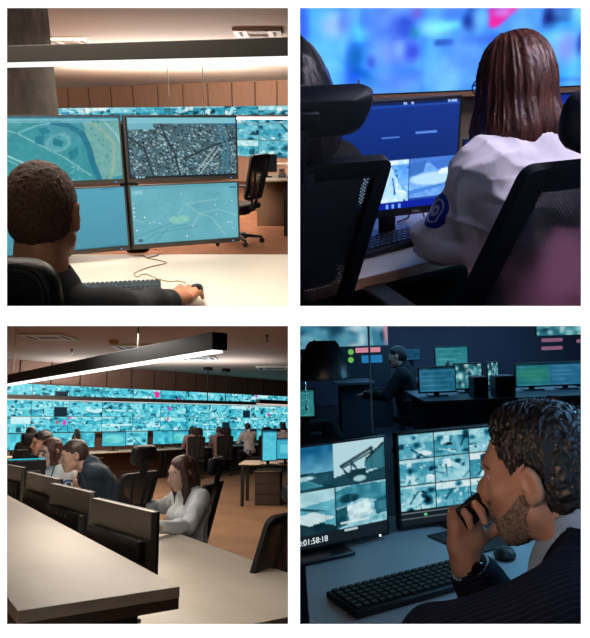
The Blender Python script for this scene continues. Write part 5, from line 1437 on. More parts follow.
def arm_ops(S, p, sd, infl=0.0, frac=1.0, k=.035, upper=None):
    K = p.k; m = p.sex == 'm'; i = infl; a, b, c = p.sh[sd], p.el[sd], p.wr[sd]
    r0, r1, r2, r3 = (.054, .043, .040, .027) if m else (.045, .036, .033, .022)
    if upper is not None:
        S.u(cap(a, a + (b - a) * upper, r0 * K + i, (r0 + (r1 - r0) * upper) * K + i * 1.3), k); return
    S.u(cap(a, b, r0 * K + i, r1 * K + i), k)
    S.u(cap(b, b + (c - b) * .35 * min(1, frac / .35), r1 * K + i, (r2 + .002) * K + i), .02)
    if frac > .35: S.u(cap(b + (c - b) * .35, b + (c - b) * frac, (r2 + .002) * K + i, (r2 + (r3 - r2) * (frac - .35) / .65) * K + i), .02)
def leg_ops(S, p, infl=0.0, full=True):
    K = p.k
    for sx in (-1, 1):
        h, kn, an = p.pel + V3(sx * .09, .02, -.02) * K, V3(p.pel[0] + sx * .13, p.pel[1] + .44 * K, p.pel[2] - .04), V3(p.pel[0] + sx * .13, p.pel[1] + .40 * K, .09)
        S.u(cap(h, kn, .078 * K + infl, .056 * K + infl), .04)
        S.u(cap(kn, an, .053 * K + infl, .036 * K + infl), .02)
def foot_ops(S, p, infl=.0):
    for sx in (-1, 1):
        x, y = p.pel[0] + sx * .13, p.pel[1] + .40 * p.k
        S.u(cap(V3(x, y - .02, .045), V3(x, y + .15, .035), .045 + infl, .036 + infl), .02)
def aim_dir(a, b): return nrm(np.asarray(b) - np.asarray(a))
SKIN = lambda n, c, c2: mat(n, c, .55, rgb2=c2, scale=26, detail=6, contrast=.8, bump=.08, bscale=180)
def hair_mat(n, c, c2, stretch=(90, 90, 5), rough=.42, bump=.35, scale=1.0):
    return mat(n, c, rough, rgb2=c2, scale=scale, stretch=stretch, detail=3, bump=bump, contrast=1.3)
class Fig:
    """a person standing or sitting where the head's centre is at a given point of the room"""
    def __init__(s, room, pose, head_at, yaw, label, group=None, floor=False):
        s.room, s.p = room, pose
        off = Vector(head_at) - RZ(yaw).to_3x3() @ Vector(pose.hc)
        s.L = T(off) @ RZ(yaw); s.Li = s.L.inverted(); s.M = room.M @ s.L
        s.root = empty('person', s.M, label, 'person', group)
    def loc(s, v): return np.array(s.Li @ Vector(v))
    def down(s, S, extra=.004):
        """end the figure where the added slab and divider stand"""
        R3 = s.Li.to_3x3()
        fr = (Vector((0, 0, s.room.eye)) + s.room.Ri @ Vector((0, .93, 0)), s.room.Ri @ Vector((0, 1, 0)))
        for o, n in s.room.planes(.0065 + extra) + [fr]:
            S.i(pln(np.array(s.Li @ o), -np.array(R3 @ n)), .001)
        return S
def bounds(p, pad=.16, low=None):
    J = [p.pel, p.waist, p.chest, p.neck, p.hc] + list(p.sh.values()) + list(p.el.values()) + list(p.wr.values())
    a = np.array(J); lo, hi = a.min(0) - pad, a.max(0) + pad
    hi[2] = max(hi[2], p.hc[2] + .16 * p.k)
    return lo, hi
def eyes(fig, G, HR, k, iris=(70, 52, 40), brow=(60, 44, 36), brows=True):
    for sx in (-1, 1):
        c = G(sx * .031, .0728, .010)
        e = MB(); e.lathe([(.0001, -.0125), (.007, -.0104), (.011, -.006), (.0125, 0), (.011, .006), (.007, .0104), (.0001, .0125)], 16, T(*c) @ Matrix(np.c_[np.r_[HR * k, [[0, 0, 0]]], [0, 0, 0, 1]].tolist()) @ RX(-PI / 2))
        eb = obj('eye', e, mat('eye_white', (226, 220, 214), .25), fig.root)
        r = MB(); r.lathe([(.0058, .0112), (.004, .0122), (.0001, .0128)], 14, T(*c) @ Matrix(np.c_[np.r_[HR * k, [[0, 0, 0]]], [0, 0, 0, 1]].tolist()) @ RX(-PI / 2)); obj('iris', r, mat('iris_%d' % iris[0], iris, .2), eb)
        if brows:
            pts = [G(sx * x, y, z) for x, y, z in ((.014, .0915, .028), (.028, .0905, .034), (.042, .0815, .033), (.052, .070, .026))]
            obj('eyebrow', MB().tube(pts, [.003 * k, .0038 * k, .0032 * k, .0016 * k], 6), mat('brow_%d' % brow[0], brow, .8), fig.root)

def man_a():
    p = Pose(k=1.19, lean=.10, head=(.06, .04, .04), hd=(0, .02, .04))
    hp = RA.y(44, 214, 1.82)
    f = Fig(RA, p, hp, rad(-4), 'man with short grey-brown hair and dark shirt seen from behind, hand on mouse')
    rt = lambda px, py, y: f.loc(RA.y(px, py, y))
    w = f.loc(RA.z(179, 299, .80)); e = w + np.array(f.Li.to_3x3() @ Vector((-.10, -.26, .035)))
    p.arm(1, e, w)
    p.arm(-1, p.sh[-1] + V3(-.12, .12, -.28), p.sh[-1] + V3(-.02, .36, -.30))
    B = SDF(); torso_ops(B, p); arm_ops(B, p, 1); arm_ops(B, p, -1)
    B.u(cap(p.neck - V3(0, 0, .03), p.hc - V3(0, .018, .03), .064 * p.k, .060 * p.k), .04)
    H = SDF(); G = head_ops(B, p.hc, p.HR, 'm', p.k)
    hand = SDF()
    hd = f.loc(RA.z(202, 278, .80)) - w; fw = nrm(hd)
    hand_ops(B, w, fw, f.Li.to_3x3() @ Vector((.12, -.35, 1)), -1, [(.05, .40, .30), (.05, .38, .30), (.08, .42, .30), (.12, .45, .32)], s=1.25, thumb=((.85, .45, -.35), (.35, .85, -.45)), spread=.18)
    f.down(B); lo, hi = bounds(p); hi[1] += .14; hi[0] += .05
    lo[2] = max(lo[2], p.chest[2] - .22)
    body = sobj('body', B, lo, hi, .0042, SKIN('skin_a', (214, 150, 116), (196, 128, 98)), f.root)
    # clothing
    C = SDF(); torso_ops(C, p, .013); arm_ops(C, p, 1, .012, .72); arm_ops(C, p, -1, .012, .8)
    C.o(lambda P: .0035 * wav(P, 26, 3, 2))
    nk = p.neck
    C.u(cap(nk + V3(0, -.012, .0), nk + V3(0, -.004, .030), .083 * p.k, .075 * p.k), .03)
    C.d(cap(nk + V3(0, .02, .075), nk + V3(0, .0, .02), .072 * p.k, .060 * p.k), .006)
    C.d(pln(nk + V3(0, 0, .048), (0, .25, -1)), .008)
    f.down(C)
    cloth = sobj('shirt', C, lo, hi, .0055, mat('shirt_dark_a', (34, 36, 42), .85, rgb2=(28, 30, 35), scale=300, bump=.2), f.root)
    # folded collar
    co = []
    for i in range(33):
        a = PI * (1.25 + 1.5 * i / 32) ; r = 1.0
        co.append((math.cos(a), math.sin(a)))
    K = MB(); vs, fs = [], []
    for (cx, cy) in co:
        for rr, z in ((.066, .050), (.072, .056), (.086, .022), (.094, -.006), (.090, -.008), (.070, .02)):
            vs.append(tuple(nk + V3(cx * rr * 1.1 * p.k, (cy * rr * 1.05) * p.k, z)))
    n = 6
    for i in range(32):
        for k in range(n): fs.append((i * n + k, i * n + (k + 1) % n, (i + 1) * n + (k + 1) % n, (i + 1) * n + k))
    fs += [tuple(range(n)), tuple(range(33 * n - 1, 32 * n - 1, -1))]
    K.add(vs, fs); obj('collar', K, mat('shirt_dark_a', (34, 36, 42)), f.root)
    # cropped hair
    R = p.HR; k = p.k
    h = SDF(); E = lambda q, r: ell(p.hc + R @ (V3(*q) * k), np.array(r) * k, R)
    h.u(E((0, -.014, .034), (.0785, .098, .0915)), .02); h.u(E((0, -.03, -.01), (.070, .080, .075)), .03)
    h.i(pln(p.hc + R @ (V3(0, -.06, -.100) * k), R @ V3(0, .50, -1)), .06)
    h.d(E((0, .10, -.03), (.10, .062, .10)), .01)
    for sx in (-1, 1): h.d(E((sx * .082, .0, -.012), (.018, .026, .040)), .012)
    h.o(lambda P: .0022 * hashn(P, 190, 5) + .0022 * hashn(P, 90, 2))
    c = p.hc; sobj('hair', h, c - .14 * k, c + .15 * k, .0032, hair_mat('hair_a', (62, 42, 30), (124, 90, 66), (260, 260, 150), .7, .5), f.root)
def woman_b():
    p = Pose(k=1.02, lean=.16, sex='f', head=(-.16, .10, .0), hd=(0, .01, .012), sw=.146)
    hp = RB.y(513, 87, 1.76)
    f = Fig(RB, p, hp, rad(26), 'woman with a brown bob in a white shirt seen from behind at blue monitor')
    el = f.loc(RB.y(442, 240, 1.68)); wr = f.loc(RB.y(424, 262, 1.93))
    wr[2] = f.loc(RB.z(424, 262, .775))[2]
    p.arm(-1, el, wr); p.arm(1, p.sh[1] + V3(.06, .06, -.28), p.sh[1] + V3(-.02, .32, -.30))
    B = SDF(); torso_ops(B, p); arm_ops(B, p, 1); arm_ops(B, p, -1)
    B.u(cap(p.neck - V3(0, 0, .03), p.hc - V3(0, .015, .04), .050, .048), .03)
    G = head_ops(B, p.hc, p.HR, 'f', p.k)
    for sd in (-1, 1): hand_ops(B, p.wr[sd], aim_dir(p.el[sd], p.wr[sd]) * V3(1, 1, .3), (0, -.1, 1), 1 if sd < 0 else -1, .35, s=.9)
    lo, hi = bounds(p, .14); hi[1] += .1
    f.down(B); sobj('body', B, lo, hi, .005, SKIN('skin_b', (222, 178, 160), (206, 158, 142)), f.root)
    C = SDF(); torso_ops(C, p, .020, bust=True)
    U = p.U
    C.u(ell(p.waist + U @ V3(0, -.01, .03), np.array((.148, .118, .20)), U), .06)
    # roomy sleeves that bag above the turned-up cuffs
    for sd in (-1, 1):
        a, b, c = p.sh[sd], p.el[sd], p.wr[sd]
        C.u(cap(a, b, .060, .058), .05); C.u(cap(a + (b - a) * .55, b + V3(0, 0, .0), .054, .060), .03); C.u(cap(b, b + (c - b) * .30, .054, .044), .03)
    def folds(P):
        q = 0.0035 * wav(P, 22, 8, 2)
        r = 1 - np.abs(wav(P * V3(1.0, 1.0, .55), 24, 15, 1)) ; r2 = 1 - np.abs(wav(P * V3(.6, .6, 1.3), 30, 17, 1))
        return q - .013 * np.maximum(r - .66, 0) / .34 - .009 * np.maximum(r2 - .70, 0) / .30 + .003 * wav(P, 70, 31, 1)
    C.o(folds)
    nk = p.neck
    C.u(cap(nk + U @ V3(0, -.01, .0), nk + U @ V3(0, -.0, .035), .066, .060), .02)
    C.d(cap(nk + U @ V3(0, .01, .08), nk + U @ V3(0, .0, .03), .058, .050), .006)
    # back yoke seam
    C.o(lambda P: -.0022 * np.exp(-((((P - p.chest) @ U)[:, 2] - .105 - .05 * np.abs(((P - p.chest) @ U)[:, 0])) / .0045) ** 2))
    f.down(C)
    sobj('shirt', C, lo, hi, .0046, mat('shirt_white_b', (236, 232, 242), .75, rgb2=(230, 226, 238), scale=50, bump=.05), f.root)
    # armhole seam as fine stitched piping
    # sleeve badge on the left upper arm
    a, b = p.sh[-1], p.el[-1]
    ax = nrm(b - a); ctr = a + (b - a) * .62
    want = np.array(f.Li.to_3x3() @ (RB.ray(437, 200) * -1)).astype(float); out = nrm(np.array(f.Li.to_3x3() @ Vector((-1, -.30, .12)))); out = nrm(out - ax * (out @ ax)); sd = np.cross(ax, out)
    def patch(rx, ry, lift, name, m, parent, hole=0):
        vs, fs = [], []; N = 28; rings = 7
        for r in range(rings):
            q = hole + (1 - hole) * r / (rings - 1)
            for k in range(N):
                t = 2 * PI * k / N; u, v = math.cos(t) * rx * q, math.sin(t) * ry * q
                base = ctr + ax * v + sd * u
                lo_, hi_ = .02, .14
                for _ in range(22):
                    md = (lo_ + hi_) / 2
                    if C((base + out * md)[None])[0] < 0: lo_ = md
                    else: hi_ = md
                vs.append(tuple(base + out * (hi_ + lift)))
        for r in range(rings - 1):
            for k in range(N): fs.append((r * N + k, r * N + (k + 1) % N, (r + 1) * N + (k + 1) % N, (r + 1) * N + k))
        o = obj(name, MB().add(vs, fs), m, parent); s_ = o.modifiers.new('thick', 'SOLIDIFY'); s_.thickness = .002; s_.offset = 1
        return o
    pb = patch(.036, .048, .0008, 'sleeve_badge', mat('badge_blue_b', (30, 44, 190), .6), f.root); pb['label'] = 'round blue sleeve badge'
    patch(.024, .034, .0030, 'badge_ring', mat('badge_pale', (200, 214, 250), .6), pb, .86); patch(.013, .016, .0030, 'badge_emblem', mat('badge_pale', (200, 214, 250), .6), pb, .45)
    # glasses arm just showing left of the hair
    # bob
    R = p.HR; k = p.k
    h = SDF(); E = lambda q, r: ell(p.hc + R @ (V3(*q) * k), np.array(r) * k, R); G2 = lambda x, y, z: p.hc + R @ (V3(x, y, z) * k)
    h.u(E((0, -.008, .032), (.082, .106, .103)), .02); h.u(E((0, -.022, -.05), (.089, .098, .12)), .05); h.u(rbx(G2(0, -.026, -.118), np.array((.097, .098, .055)) * k, .05 * k, R), .06)
    h.i(pln(G2(0, -.02, -.160), R @ V3(.06, .10, -1)), .012)
    h.d(E((0, .125, -.02), (.072, .075, .125)), .02); h.d(E((0, .02, -.13), (.055, .06, .06)), .03)
    def strands(P):
        q = (P - p.hc) @ R / k; an = np.arctan2(q[:, 0], -q[:, 1] + .03)
        Q = np.stack([an * 1.0 + .25 * q[:, 2], q[:, 2] * .18, np.zeros(len(q))], 1)
        return .0042 * hashn(Q, 9, 4) + .0026 * hashn(Q, 26, 7) + .0016 * hashn(Q * V3(1, 3, 1), 60, 9)
    h.o(strands)
    c = p.hc; hm = hair_mat('hair_b', (46, 22, 22), (98, 56, 46), (75, 75, 4), .38, .4)
    sobj('hair', h, c - V3(.15, .15, .21), c + V3(.15, .15, .16), .0030, hm, f.root)
    fr = MB(); fr.tube([G2(-.076, .0, .012), G2(-.074, .05, .014), G2(-.058, .094, .012)], .0022, 6).tube([G2(.076, .0, .012), G2(.074, .05, .014), G2(.058, .094, .012)], .0022, 6)
    for sx in (-1, 1): fr.tube([G2(sx * .032 + .024 * math.cos(t), .100, .008 + .020 * math.sin(t)) for t in np.linspace(0, 2 * PI, 20)[:-1]], .002, 6, closed=True)
    obj('glasses', fr, M_BLACK, f.root)
def person_left_b():
    p = Pose(k=1.0, lean=.05, sex='f', sw=.14)
    hp = RB.y(276, 92, 1.72)
    f = Fig(RB, p, hp, rad(18), 'dark-haired person in dark clothes hidden behind the near left office chair')
    p.arm(1, p.sh[1] + V3(.06, .10, -.27), p.sh[1] + V3(0, .34, -.30)).arm(-1, p.sh[-1] + V3(-.06, .10, -.27), p.sh[-1] + V3(0, .34, -.30))
    B = SDF(); torso_ops(B, p); arm_ops(B, p, 1); arm_ops(B, p, -1); B.u(cap(p.neck, p.hc - V3(0, .015, .04), .05, .048), .03); head_ops(B, p.hc, p.HR, 'f', 1)
    for sd in (1, -1): hand_ops(B, p.wr[sd], (0, 1, 0), (0, 0, 1), -sd, .3, s=.9)
    f.down(B); lo, hi = bounds(p, .14); hi[1] += .15; sobj('body', B, lo, hi, .008, SKIN('skin_b', (222, 178, 160), (206, 158, 142)), f.root)
    C = SDF(); torso_ops(C, p, .018); arm_ops(C, p, 1, .014, .95); arm_ops(C, p, -1, .014, .95); C.o(lambda P: .004 * wav(P, 24, 2)); f.down(C)
    sobj('sweater', C, lo, hi, .008, mat('sweater_dark_b', (20, 22, 28), .9), f.root)
    h = SDF(); h.u(ell(p.hc + V3(0, -.01, .03), (.112, .125, .118)), .03); h.u(ell(p.hc + V3(.02, -.04, -.09), (.135, .115, .17)), .06)
    h.d(ell(p.hc + V3(0, .13, -.02), (.07, .07, .12)), .02); h.o(lambda P: .003 * hashn(P * V3(1, 1, .12), 90, 3)); f.down(h)
    sobj('hair', h, p.hc - V3(.2, .2, .32), p.hc + V3(.2, .2, .18), .006, hair_mat('hair_dark_b', (14, 14, 18), (30, 30, 38), (90, 90, 5), .4, .3), f.root)
man_a(); woman_b(); person_left_b()
def man_d():
    k = 1.15
    p = Pose(k=k, lean=.22, head=(rad(2), .17, -.02), hd=(0, .035, -.005))
    hp = RD.y(538, 475, 1.38)
    f = Fig(RD, p, hp, rad(50), 'bearded man in a dark pinstripe suit holding a phone to his mouth')
    loc = lambda px, py, y: f.loc(RD.y(px, py, y))
    wr = loc(464, 556, 1.50); elr = loc(512, 640, 1.56)
    p.arm(1, elr, wr)
    p.arm(-1, loc(436, 650, 1.20), loc(390, 690, 1.42))
    Rl = np.array(f.Li.to_3x3())
    B = SDF(); torso_ops(B, p); arm_ops(B, p, 1); arm_ops(B, p, -1)
    B.u(cap(p.neck - V3(0, 0, .03), p.hc - V3(0, .018, .04), .066 * k, .062 * k), .04)
    G = head_ops(B, p.hc, p.HR, 'm', k, jaw=1.12)
    B.u(ell(G(0, .108, -.018), np.array((.010, .014, .016)) * k, p.HR), .012)      # stronger nose
    fw = nrm(Rl @ V3(.06, -.02, 1)); bk = Rl @ V3(-.42, .86, .05)
    hand_ops(B, wr, fw, bk, -1, [(.75, 1.15, .55), (.80, 1.15, .6), (.85, 1.2, .6), (.95, 1.2, .7)], s=.98 * k, thumb=((.75, .55, -.35), (.45, .85, -.35), (.15, .95, -.2)), spread=.16)
    f.down(B); lo, hi = bounds(p, .16)
    lo[2] = max(lo[2], p.chest[2] - .25); lo = np.minimum(lo, np.r_[(wr - .17)[:2], lo[2]]); hi = np.maximum(hi, wr + .19)
    skin = SKIN('skin_d', (192, 148, 124), (168, 122, 98)); sobj('body', B, lo, hi, .0034, skin, f.root)
    eyes(f, G, p.HR, k, brow=(70, 52, 42))
    # suit jacket
    C = SDF(); torso_ops(C, p, .020)
    U = p.U
    for sd in (-1, 1):
        C.u(cap(p.sh[sd] - U @ V3(sd * .05, 0, -.01), p.sh[sd] + U @ V3(sd * .012, 0, -.01), .070 * k, .066 * k), .03)
        arm_ops(C, p, sd, .020, .72 if sd > 0 else .95)
    C.o(lambda P: .0045 * wav(P, 20, 4, 2) - .004 * np.maximum(1 - np.abs(wav(P, 26, 9, 1)) - .65, 0) / .35)
    nk = p.neck
    C.d(cap(nk + U @ V3(0, .10, -.02), nk + U @ V3(0, -.01, .12), .052 * k, .066 * k), .008)
    C.u(cap(nk + U @ V3(0, -.02, -.01), nk + U @ V3(0, -.012, .035), .088 * k, .078 * k), .03)
    C.d(cap(nk + U @ V3(0, .02, -.0), nk + U @ V3(0, .010, .10), .066 * k, .072 * k), .006)
    C.d(pln(nk + U @ V3(0, 0, .050), U @ V3(0, .45, -1)), .006)
    C.d(cap(nk + U @ V3(0, .16, -.02), nk + U @ V3(0, .19, -.22), .040, .008), .006)
    f.down(C)
    suit = mat('suit_navy', (18, 21, 33), .85, spec=.12)
    nt = suit.node_tree; b = nt.nodes['Principled BSDF']     # fine pinstripes in the cloth
    tc = nt.nodes.new('ShaderNodeTexCoord'); wv = nt.nodes.new('ShaderNodeTexWave'); wv.inputs['Scale'].default_value = 38; wv.inputs['Distortion'].default_value = .6; wv.bands_direction = 'DIAGONAL'
    cr = nt.nodes.new('ShaderNodeValToRGB'); cr.color_ramp.elements[0].position = .86; cr.color_ramp.elements[0].color = L((17, 20, 32)); cr.color_ramp.elements[1].position = .97; cr.color_ramp.elements[1].color = L((32, 37, 54))
    nt.links.new(tc.outputs['Object'], wv.inputs['Vector']); nt.links.new(wv.outputs['Fac'], cr.inputs['Fac']); nt.links.new(cr.outputs['Color'], b.inputs['Base Color'])
    sobj('suit_jacket', C, lo, hi, .005, suit, f.root)
    # shirt: collar and cuff
    S = SDF(); S.u(cap(nk + U @ V3(0, -.004, -.02), nk + U @ V3(0, .006, .052), .086 * k, .074 * k), .01); S.u(ell(p.chest + U @ V3(0, .05, .10), np.array((.09, .085, .13)) * k, U), .04)
    S.d(cap(nk + U @ V3(0, .016, .10), nk + U @ V3(0, .010, .03), .070 * k, .064 * k), .004)
    S.d(cap(nk + U @ V3(0, .12, .06), nk + U @ V3(0, .07, .06), .03, .012), .006)
    fa = aim_dir(elr, wr)
    S.u(cap(wr - fa * .110, wr - fa * .048, .044 * k, .043 * k), .002)
    S.d(cap(wr - fa * .06, wr + fa * .03, .036 * k, .038 * k), .003)
    f.down(S)
    sobj('shirt', S, np.minimum(p.chest - .2, wr - .1), np.maximum(nk + .16, wr + .1), .0036, mat('shirt_pale_d', (138, 164, 190), .7), f.root)
    tie = MB(); t0 = nk + U @ V3(0, .085, .01)
    pts = [(t0 + U @ V3(x, y, z)) for x, y, z in ((-.018, .0, .02), (.018, .0, .02), (.012, .012, -.02), (.030, .045, -.20), (-.030, .045, -.20), (-.012, .012, -.02))]
    tie.slabpoly([Vector(q) for q in pts], U @ V3(0, .012, 0)); obj('necktie', tie, mat('tie_dark', (20, 24, 36), .6), f.root, bevel=.002)
    # watch
    wc = wr - fa * .022; rt = nrm(np.cross(fa, V3(0, 0, 1))); up = np.cross(rt, fa)
    ring = [wc + (rt * math.cos(t) * .033 + up * math.sin(t) * .030) * k + fa * .004 * math.sin(t) for t in np.linspace(0, 2 * PI, 30)[:-1]]
    wt = empty('wristwatch', f.M, 'dark wristwatch on the suited man\'s raised wrist', 'watch')
    n = len(ring); vs, fs = [], []
    for q in ring:
        o = nrm(q - wc)
        for a_, b_ in ((-.009, 0), (.009, 0), (.009, .0035), (-.009, .0035)): vs.append(tuple(q + fa * a_ + o * b_))
    for i in range(n):
        j = (i + 1) % n
        for m in range(4): fs.append((i * 4 + m, i * 4 + (m + 1) % 4, j * 4 + (m + 1) % 4, j * 4 + m))
    obj('strap', MB().add(vs, fs), mat('strap_dark', (18, 20, 24), .4, .2), wt)
    vdir = nrm(Rl @ V3(.25, -.95, .1)); vdir = nrm(vdir - fa * (vdir @ fa)); sdv = np.cross(fa, vdir)
    Wm = Matrix(np.c_[np.r_[np.stack([sdv, fa, vdir], 1), [[0, 0, 0]]], [*(wc + vdir * .030 * k), 1]].tolist())
    obj('watch_case', MB().lathe([(.001, 0), (.017, 0), (.018, .004), (.016, .008), (.001, .0085)], 24, Wm), mat('case_dark', (40, 42, 46), .25, .8), wt)
    # phone in the hand, towards the mouth
    q0 = loc(481, 504, 1.462)
    px_ = nrm(Rl @ V3(.80, .10, .55)); pz = nrm(Rl @ V3(.30, -.9, -.2)); pz = nrm(pz - px_ * (pz @ px_)); py_ = np.cross(pz, px_)
    Pm = Matrix(np.c_[np.r_[np.stack([px_, py_, pz], 1), [[0, 0, 0]]], [*q0, 1]].tolist())
    ph = empty('mobile_phone', f.M, 'black phone held before the bearded man\'s mouth', 'phone')
    obj('phone_body', MB().box((0, 0, 0), (.118, .062, .012)), mat('phone_black', (14, 15, 18), .3), ph, Pm, bevel=.005, seg=3)
    obj('phone_glass', MB().box((0, 0, -.0063), (.110, .056, .0012)), mat('phone_glass', (6, 7, 9), .08), ph, Pm)
    # hair
    R = p.HR; E = lambda q, r: ell(p.hc + R @ (V3(*q) * k), np.array(r) * k, R); G2 = lambda x, y, z: p.hc + R @ (V3(x, y, z) * k)
    h = SDF(); h.u(E((0, -.020, .042), (.084, .104, .096)), .02); h.u(E((0, -.055, -.015), (.074, .068, .085)), .04); h.u(E((0, .020, .108), (.050, .044, .026)), .03)
    h.i(pln(G2(0, -.05, -.085), R @ V3(0, .40, -1)), .02)
    h.d(E((0, .130, -.004), (.14, .122, .116)), .012)
    for sx in (-1, 1): h.d(E((sx * .090, -.004, -.018), (.034, .036, .058)), .010)
    def locks(P):
        q = (P - p.hc) @ R / k
        Q = np.stack([q[:, 0] * 1.2 + .3 * np.sin(q[:, 1] * 22), q[:, 1] * .22, q[:, 2] * .9 + q[:, 1] * .35], 1)
        return -.0055 * np.abs(hashn(Q, 48, 4)) + .003 * hashn(Q, 110, 7) + .0022 * hashn(Q * V3(1, 2, 1), 230, 9)
    h.o(locks)
    hm = hair_mat('hair_d', (14, 11, 11), (44, 35, 31), (120, 14, 120), .4, .4); c = p.hc
    hr = sobj('hair', h, c - .16 * k, c + .17 * k, .0026, hm, f.root)
    rs = np.random.RandomState(3); tf = MB()      # loose strands on the crown
    for _ in range(70):
        a, b = rs.uniform(-1, 1), rs.uniform(-.9, .75)
        q = V3(a * .062, -.016 + b * .095, 0); q[2] = .040 + .096 * math.sqrt(max(.02, 1 - (q[0] / .083) ** 2 - ((q[1] + .016) / .106) ** 2))
        d = nrm(V3(rs.uniform(-.4, .4), -1, rs.uniform(.25, .9))); d2 = nrm(d + V3(rs.uniform(-.3, .3), 0, -.7)); l = rs.uniform(.012, .03)
        tf.tube([G2(*(q - V3(0, 0, .004))), G2(*(q + d * l * .6)), G2(*(q + d * l * .6 + d2 * l * .6))], [.0022, .0018, .0006], 5)
    obj('hair_strands', tf, hm, hr)
    # short beard and moustache
    b = SDF(); S2 = SDF(); head_ops(S2, p.hc, p.HR, 'm', k, jaw=1.12)
    zone = SDF(); zone.u(E((0, .078, -.098), (.050, .046, .042)), .02)
    for sx in (-1, 1): zone.u(cap(G2(sx * .072, .010, -.030), G2(sx * .046, .050, -.094), .012 * k, .034 * k), .02)
    zone.u(cap(G2(-.024, .096, -.046), G2(.024, .096, -.046), .0075 * k), .01)
    for sx in (-1, 1): zone.u(cap(G2(sx * .026, .094, -.050), G2(sx * .030, .082, -.08), .008 * k), .01)
    zone.d(cap(G2(-.017, .10, -.060), G2(.017, .10, -.060), .007 * k), .004)
    def beard(P): return np.maximum(S2(P) - .0042, zone(P)) + .0022 * hashn(P * V3(1, 1, .6), 240, 3) + .0012 * hashn(P, 420, 5)
    sobj('beard', beard, c - np.array((.11, .12, .17)) * k, c + np.array((.11, .15, .03)) * k, .0026, mat('beard_d', (92, 74, 62), .8, rgb2=(150, 130, 114), scale=170, bump=.5, bscale=400, contrast=1.4), f.root)
man_d()
def c_person(label, head_px, y, yaw, lean, sex, hair, shirt, hands, k=1.0, head=(0, .1, 0), sleeve='long', h=.007, floor=True, chest_yaw=0, glasses=False, badge=None, lanyard=False, legs=True, side=0, group=None, seat=.47, elbows=None, room=None, face=True):
    R = room or RC
    p = Pose(k=k, lean=lean, sex=sex, head=head, hd=(0, .015, 0), side=side, seat=seat)
    f = Fig(R, p, R.y(head_px[0], head_px[1], y), yaw, label, group)
    sc = .042 if sex == 'm' else .036
    for sd in (1, -1):
        t = hands[sd]
        w = f.loc(R.z(t[0], t[1], t[2])) if len(t) == 3 else p.sh[sd] + V3(*t[:3])
        d = w - p.sh[sd]; L1, L2 = .30 * k, .265 * k; D = np.linalg.norm(d)
        if D > (L1 + L2) * .98: w = p.sh[sd] + d * ((L1 + L2) * .98 / D); d = w - p.sh[sd]; D = np.linalg.norm(d)
        a = (L1 * L1 - L2 * L2 + D * D) / (2 * D); hh = math.sqrt(max(1e-6, L1 * L1 - a * a)); u = d / D
        bend = V3(sd * .5, -.25, -1) if not elbows else V3(*elbows); bend = nrm(bend - u * (bend @ u))
        p.arm(sd, p.sh[sd] + u * a + bend * hh, w)
    B = SDF(); torso_ops(B, p); arm_ops(B, p, 1); arm_ops(B, p, -1)
    if legs: leg_ops(B, p)
    B.u(cap(p.neck - V3(0, 0, .03), p.hc - V3(0, .015, .04), (.062 if sex == 'm' else .05) * k, (.058 if sex == 'm' else .047) * k), .03)
    G = head_ops(B, p.hc, p.HR, sex, k, fine=face)
    for sd in (1, -1):
        fw = aim_dir(p.el[sd], p.wr[sd]); fw = nrm(fw * V3(1, 1, .45)); hand_ops(B, p.wr[sd], fw, V3(0, 0, 1), -sd, .35, s=.95 * k)
    lo, hi = bounds(p, .13)
    if legs: lo[2] = p.pel[2] - .47 * k - .05; lo[0] -= .05; hi[1] = max(hi[1], p.pel[1] + .62 * k); hi[0] += .05; lo[1] = min(lo[1], p.pel[1] - .2)
    f.down(B)
    sobj('body', B, lo, hi, h, SKIN('skin_c_%s' % sex, (206, 160, 136) if sex == 'm' else (222, 180, 160), (188, 142, 120) if sex == 'm' else (208, 164, 144)), f.root)
    C = SDF(); torso_ops(C, p, .014)
    if sleeve == 'long': arm_ops(C, p, 1, .014, .95); arm_ops(C, p, -1, .014, .95)
    else: arm_ops(C, p, 1, .016, upper=.72); arm_ops(C, p, -1, .016, upper=.72)
    C.o(lambda P: .0055 * wav(P, 24, int(head_px[0]), 2) - .009 * np.maximum(1 - np.abs(wav(P, 28, 7, 1)) - .65, 0) / .35)
    C.u(cap(p.neck + p.U @ V3(0, -.01, 0), p.neck + p.U @ V3(0, 0, .03), (.078 if sex == 'm' else .066) * k, (.07 if sex == 'm' else .058) * k), .02)
    C.d(cap(p.neck + p.U @ V3(0, .02, .08), p.neck + p.U @ V3(0, .005, .02), .064 * k, .056 * k), .006)
    C.d(cap(p.neck + p.U @ V3(0, .12, .0), p.neck + p.U @ V3(0, .13, -.10), .030, .006), .006)
    f.down(C); sobj('shirt', C, lo, hi, max(.0055, h * .85), shirt, f.root)
    if legs:
        Lg = SDF(); leg_ops(Lg, p, .012); Lg.u(ell(p.pel + V3(0, 0, -.03), np.array((.175, .135, .10)) * k), .04); f.down(Lg)
        sobj('trousers', Lg, lo, hi, max(.010, h), mat('trousers_dark', (26, 28, 34), .9), f.root)
        Fo = SDF(); foot_ops(Fo, p); f.down(Fo); sobj('shoes', Fo, np.array((p.pel[0] - .25, p.pel[1] + .3, -.03)), np.array((p.pel[0] + .25, p.pel[1] + .65, .12)), .012, mat('shoe_dark', (20, 20, 22), .5), f.root)
    # hair
    Rm = p.HR; E = lambda q, r: ell(p.hc + Rm @ (V3(*q) * k), np.array(r) * k, Rm); G2 = lambda x, y_, z: p.hc + Rm @ (V3(x, y_, z) * k)
    H = SDF(); style, c1, c2 = hair
    H.u(E((0, -.016, .038), (.081, .102, .096)), .02)
